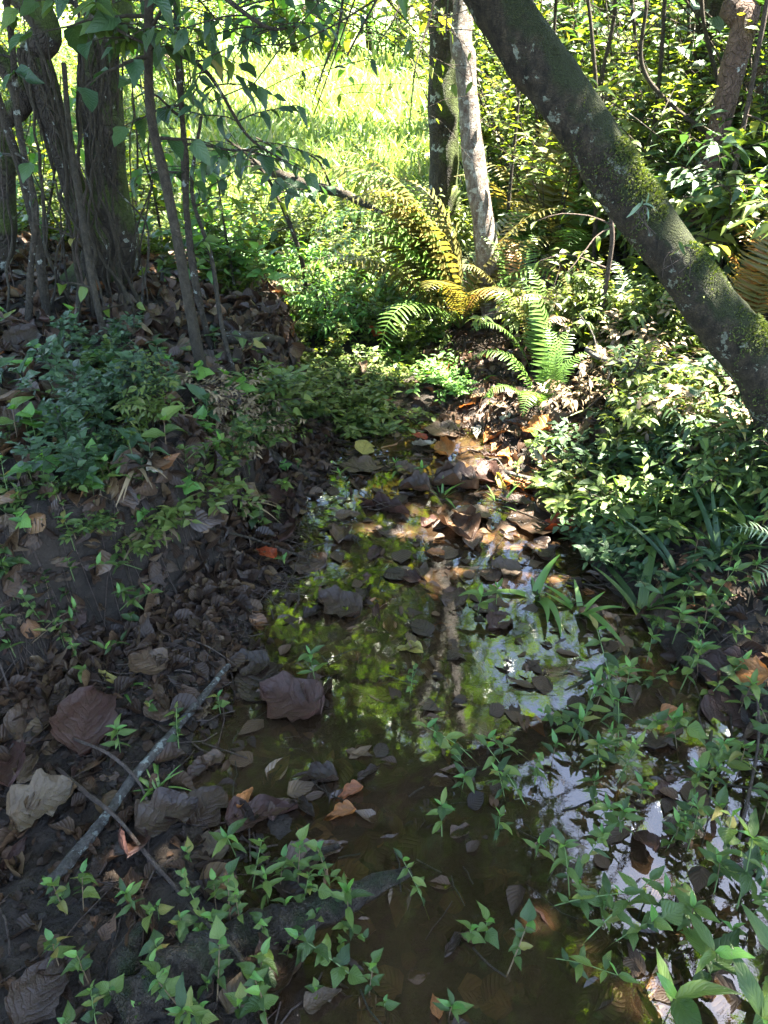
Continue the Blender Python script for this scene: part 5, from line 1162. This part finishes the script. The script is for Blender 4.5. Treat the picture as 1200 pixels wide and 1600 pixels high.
 (935, 975, 70, 150, 'broad', 'f_tan', 2, 'pale brown leaf in the shallows behind the grass tuft', .0, .04),
]
for a in H: fleaf(a[0], a[1], a[2], a[3], a[4], a[5], a[6], None, a[8], a[9], full=a[7])
PN = {'f_brown': 'brown', 'f_tan': 'tan', 'f_dark': 'dark wet', 'f_purple': 'purplish brown', 'f_orange': 'rust orange', 'f_yellow': 'yellowish', 'f_red': 'red', 'f_pale': 'pale grey'}
def fill(n, poly, s0, s1, mats, lift=.008, tilt=.2, group='', dmin=18, kinds=('broad', 'ovate', 'ovate', 'lance')):
    xs = [p[0] for p in poly]; ys = [p[1] for p in poly]; k = 0
    for _ in range(n * 20):
        if k >= n: break
        px, py = rnd.uniform(min(xs), max(xs)), rnd.uniform(min(ys), max(ys)); c = False
        for q in range(len(poly)):
            (x1, y1), (x2, y2) = poly[q], poly[q - 1]
            if (y1 > py) != (y2 > py) and px < (x2 - x1) * (py - y1) / (y2 - y1) + x1: c = not c
        if not c or min((px - a) ** 2 + (py - b) ** 2 for a, b in FPOS) < dmin ** 2: continue
        m = rnd.choice(mats); sz = rnd.uniform(s0, s1); kd = rnd.choice(kinds); kk = rnd.randrange(5)
        shp = {'broad': 'broad', 'ovate': 'oval', 'lance': 'narrow'}[kd]; st = ['flat', 'folded', 'warped', 'curled', 'crumpled'][kk]
        fleaf(px, py, sz, rnd.uniform(0, 360), kd, m, kk, '%s %s %s fallen leaf' % (st, shp, PN[m]), lift, tilt, group); k += 1
B, T_, K, PU, O_, Y_ = 'f_brown', 'f_tan', 'f_dark', 'f_purple', 'f_orange', 'f_yellow'
fill(45, [(0, 490), (170, 470), (340, 520), (380, 640), (420, 740), (330, 760), (200, 740), (0, 790)], 32, 75, [B, B, T_, PU, B, K], .015, .3, 'fallen leaves on the left bank top')
fill(20, [(0, 790), (230, 780), (330, 800), (340, 900), (200, 1000), (60, 1080), (0, 1060)], 24, 55, [B, B, PU, T_, K], .010, .15, 'fallen leaves on the bank slope')
fill(30, [(60, 1090), (300, 960), (420, 900), (480, 930), (400, 1060), (330, 1200), (380, 1320), (220, 1420), (0, 1420), (0, 1100)], 26, 70, [B, K, K, PU, B, T_], .006, .1, 'fallen leaves on the left mud')
fill(36, [(680, 660), (860, 640), (960, 700), (980, 830), (880, 860), (770, 800), (640, 730)], 26, 62, [O_, B, T_, O_, B, PU, 'f_pale', Y_], .015, .25, 'fallen leaves on the sunlit path', 12)
fill(20, [(480, 900), (560, 740), (640, 700), (760, 800), (900, 880), (860, 1000), (560, 1000), (440, 960)], 24, 62, [B, K, K, PU, T_], .002, .06, 'leaves lying in the stream', 20)
fill(14, [(480, 1000), (900, 1000), (880, 1250), (620, 1600), (480, 1400), (420, 1250)], 30, 70, [K, B, K, PU], -.008, .05, 'leaves drowned in the stream', 30, ('broad', 'ovate'))
fill(8, [(860, 1300), (1200, 1300), (1200, 1600), (760, 1600)], 40, 90, [K, PU, B], -.004, .08, 'leaves drowned in the stream', 40, ('broad', 'ovate'))
fill(16, [(930, 860), (1200, 830), (1200, 1200), (980, 1200), (900, 1000)], 26, 60, [B, PU, T_, K, O_], .008, .15, 'fallen leaves under the right herbs', 20)
fill(6, [(380, 560), (600, 540), (620, 680), (440, 690)], 20, 36, [B, O_, T_], .03, .3, 'fallen leaves among the carpet plants', 20)

# uncountable small litter
def litter(n, fn, s0, s1, mat, label, name='leaf_litter', lift=.004, tl=.35):
    x, y = fn(n); z = terrain(x, y); k = z > -.012; x, y, z = x[k], y[k], z[k]; n = len(x)
    e = .02; N = np.stack([terrain(x - e, y) - terrain(x + e, y), terrain(x, y - e) - terrain(x, y + e), np.full(n, 2 * e)], 1); N /= np.linalg.norm(N, axis=1)[:, None]
    N = N + rng.normal(0, tl, (n, 3)); d = rng.normal(0, 1, (n, 3)); N /= np.linalg.norm(N, axis=1)[:, None]; d -= N * (d * N).sum(1)[:, None]
    g = Geo(); w = rng.integers(0, 4, n); sc = rng.uniform(s0, s1, n)
    for q, tp in enumerate([leaf('broad', 4, 5, .2, .3, wavy=.1, curl=.5, seed=1), leaf('ovate', 4, 5, .3, .1, wavy=.1, curl=.8, seed=2), leaf('ovate', 4, 5, .1, -.3, wavy=.12, seed=3), leaf('lance', 4, 5, .5, .4, wavy=.05, seed=4)]):
        m = w == q; scatter(g, tp, (np.stack([x, y, z + lift], 1))[m], d[m], N[m], sc[m])
    o = g.build(name, MT[mat] if isinstance(mat, str) else mat); stuff(o); tag(o, label, 'leaf litter'); return o
def terrace(n):
    y = rng.uniform(1.2, 5.0, n); x = np.interp(y, YB, XB) + .05 - rng.random(n) ** 1.2 * 2.2; return x, y
def slope(n):
    y = rng.uniform(.9, 3.3, n); x = np.interp(y, YB, XB) + rng.uniform(-.12, .25, n); return x, y
def flatm(n):
    y = rng.uniform(.5, 2.1, n); a = np.interp(y, YB, XB); b = np.interp(y, YL, XL) + .05; x = a + (b - a) * rng.random(n); return x, y
def rbank(n):
    y = rng.uniform(.7, 4.4, n); x = np.interp(y, YR, XR) - .1 + rng.random(n) * 1.5; return x, y
def pathp(n):
    y = rng.normal(2.95, .45, n); x = .62 + rng.normal(0, .24, n); return x, y
def headp(n):
    y = rng.uniform(2.2, 3.6, n); x = rng.uniform(-.5, .6, n); return x, y
litter(4800, terrace, .03, .11, LIT, 'brown leaf litter covering the top of the left bank')
litter(2400, slope, .025, .08, LITM, 'small dead leaves caught on the bank slope', lift=.006)
litter(1500, flatm, .012, .05, LITW, 'sodden leaf scraps on the left mud flat', tl=.15); litter(700, flatm, .035, .09, LITM, 'flattened brown leaves pressed over the left mud flat', tl=.10, lift=.005)
litter(3600, rbank, .03, .08, LITM, 'brown leaf litter under the plants of the right bank')
litter(500, pathp, .025, .09, LIT, 'loose leaf scraps on the sunlit path')
litter(500, headp, .02, .06, LITW, 'sodden leaf scraps at the head of the stream', tl=.15)
def stream(n):
    y = rng.uniform(.6, 3.1, n); a = np.interp(y, YL, XL); b = np.interp(y, YR, XR); x = a + (b - a) * rng.random(n); return x, y
def floating(n, s0, s1, z0, mat, label):
    x, y = stream(n); tl = .05 if z0 < 0 else .12; d = rng.normal(0, 1, (n, 3)) * [1, 1, .04]; N = rng.normal(0, tl, (n, 3)) + [0, 0, 1]; w = rng.integers(0, 4, n); sc = rng.uniform(s0, s1, n); g = Geo()
    for q, tp in enumerate([leaf('broad', 4, 5, .03, .03, wavy=.03, curl=.05, seed=1), leaf('ovate', 4, 5, .1, .04, wavy=.04, curl=.3, seed=2), leaf('ovate', 4, 5, .05, -.03, wavy=.03, seed=3), leaf('lance', 4, 5, .2, .05, wavy=.03, seed=4)]):
        m = w == q; scatter(g, tp, (np.stack([x, y, np.full(n, z0)], 1))[m], d[m], N[m], sc[m])
    o = g.build('leaf_litter', mat); stuff(o); tag(o, label, 'leaf litter')
floating(260, .015, .06, .000, LITW, 'small wet leaf scraps floating on the stream')
floating(110, .035, .085, .003, LITM, 'limp brown leaves breaking the surface of the stream')
floating(1000, .03, .10, -.008, LIT, 'sunken leaf scraps under the stream water')
def twigs(n, fn, label, r=.0013, L0=.04, L1=.16, mat='twig'):
    x, y = fn(n); g = Geo()
    for q in range(n):
        z = th(x[q], y[q]); 
        if z < -.02: z = -.005
        a = rng.uniform(0, 6.28); L = rng.uniform(L0, L1); t = np.linspace(-.5, .5, 4); X = x[q] + math.cos(a) * t * L + rng.normal(0, .04 * L, 4); Y = y[q] + math.sin(a) * t * L + rng.normal(0, .04 * L, 4)
        g.add(*tube(np.stack([X, Y, np.maximum(terrain(X, Y), -.004) + .004 + rng.random() * .012], 1), r * rng.uniform(.6, 1.8), 4, cap=False))
    o = g.build('twig_litter', MT[mat]); stuff(o); tag(o, label, 'twigs')
twigs(260, flatm, 'scattered thin twigs and rootlets on the left mud'); twigs(300, terrace, 'thin dead twigs strewn over the left bank top', .0016, .06, .3)
twigs(500, slope, 'pale rootlets trailing on the bank face', .001, .04, .15); twigs(220, rbank, 'dry stalks and twigs caught in the right bank plants', .002, .08, .3, 'vine'); twigs(140, stream, 'thin dark twigs lying in the stream', .0012, .03, .12, 'wetwood'); twigs(160, headp, 'thin twigs at the head of the stream'); twigs(300, rbank, 'thin dead twigs strewn over the right bank', .0016, .06, .3)
# pebbly mud crumbs
n = 9000; x, y = flatm(n); z = terrain(x, y); kk = z > -.01; x, y, z = x[kk], y[kk], z[kk]; n = len(x)
a = np.array([[1, 0, -.3], [0, 1, -.3], [-1, 0, -.3], [0, -1, -.3], [.5, .5, .55], [-.5, .5, .55], [-.5, -.5, .55], [.5, -.5, .55]]); F = np.array([[0, 1, 5, 4], [1, 2, 6, 5], [2, 3, 7, 6], [3, 0, 4, 7], [4, 5, 6, 7]])
g = Geo(); scatter(g, (a, F, np.zeros((8, 2))), np.stack([x, y, z + .001], 1), rng.normal(0, 1, (n, 3)) * [1, 1, .2], rng.normal(0, .2, (n, 3)) + [0, 0, 1], rng.uniform(.002, .009, n) * rng.uniform(.4, 1, n))
o = g.build('mud_crumbs', MT['ground']); stuff(o); tag(o, 'crumbs of dark mud scattered over the left flat', 'mud')
n = 420; x, y = flatm(n); z = terrain(x, y); kk = z > -.01; x, y, z = x[kk], y[kk], z[kk]; n = len(x)
g = Geo(); scatter(g, (a, F, np.zeros((8, 2))), np.stack([x, y, z + .001], 1), rng.normal(0, 1, (n, 3)) * [1, 1, .3], rng.normal(0, .3, (n, 3)) + [0, 0, 1], rng.uniform(.008, .02, n))
o = g.build('mud_crumbs', MT['ground']); stuff(o); tag(o, 'larger clods of wet mud on the left flat', 'mud')
x, y = slope(260); g = Geo()
for q in range(260):
    z0 = th(x[q], y[q]); L = rng.uniform(.05, .22); dx = .10 * L + .5 * L * rng.random(); m = np.linspace(0, 1, 6)
    X = x[q] + dx * m + rng.normal(0, .006, 6); Y = y[q] - .25 * L * m + rng.normal(0, .006, 6); g.add(*tube(np.stack([X, Y, np.maximum(terrain(X, Y), 0) + .006 + .01 * rng.random()], 1), rng.uniform(.0008, .003), 4, cap=False))
o = g.build('hanging_rootlets', MT['vine']); stuff(o); tag(o, 'thin roots and trailing stems hanging down the dark bank face', 'roots')
# small epiphytes on the leaning trunk
def epi(px, py, Y, label, n=6, L=.07, mat='herb'):
    p = at(px, py, Y); t = thing('epiphyte', label, 'epiphyte', p)
    for q in range(n):
        a = rnd.uniform(-1.2, 4.3); me = lm('lance', mat, q % 4); link('leaf', me, t, M=mat4((rnd.gauss(0, .012), 0, rnd.gauss(0, .008)), (math.cos(a), -.5, math.sin(a) * .9), (rnd.gauss(0, .5), -.6, .6), L * rnd.uniform(.6, 1.6)) @ Matrix.Diagonal((.6, 1, 1, 1)))
    g = Geo()
    for q in range(5): g.add(*tube(curve([(0, 0, 0), (rnd.gauss(0, .02), -.01, -.02), (rnd.gauss(0, .04), -.015, -.05 - rnd.random() * .04)], 6), .0012, 4, cap=False))
    stuff(g.build('roots', MT['twig'], t))
epi(938, 140, 2.3, 'small leafy plant growing on the upper edge of the leaning trunk', 5, .04); epi(1008, 320, 2.0, 'pale-leaved plant growing on the middle of the leaning trunk', 5, .035, 'fern_p')
epi(1070, 385, 2.0, 'tuft of leaves where a twig sprouts from the leaning trunk', 4, .035); 

resolve_labels()
print('canopy leaves', NLEAF, 'objects', len(bpy.data.objects))
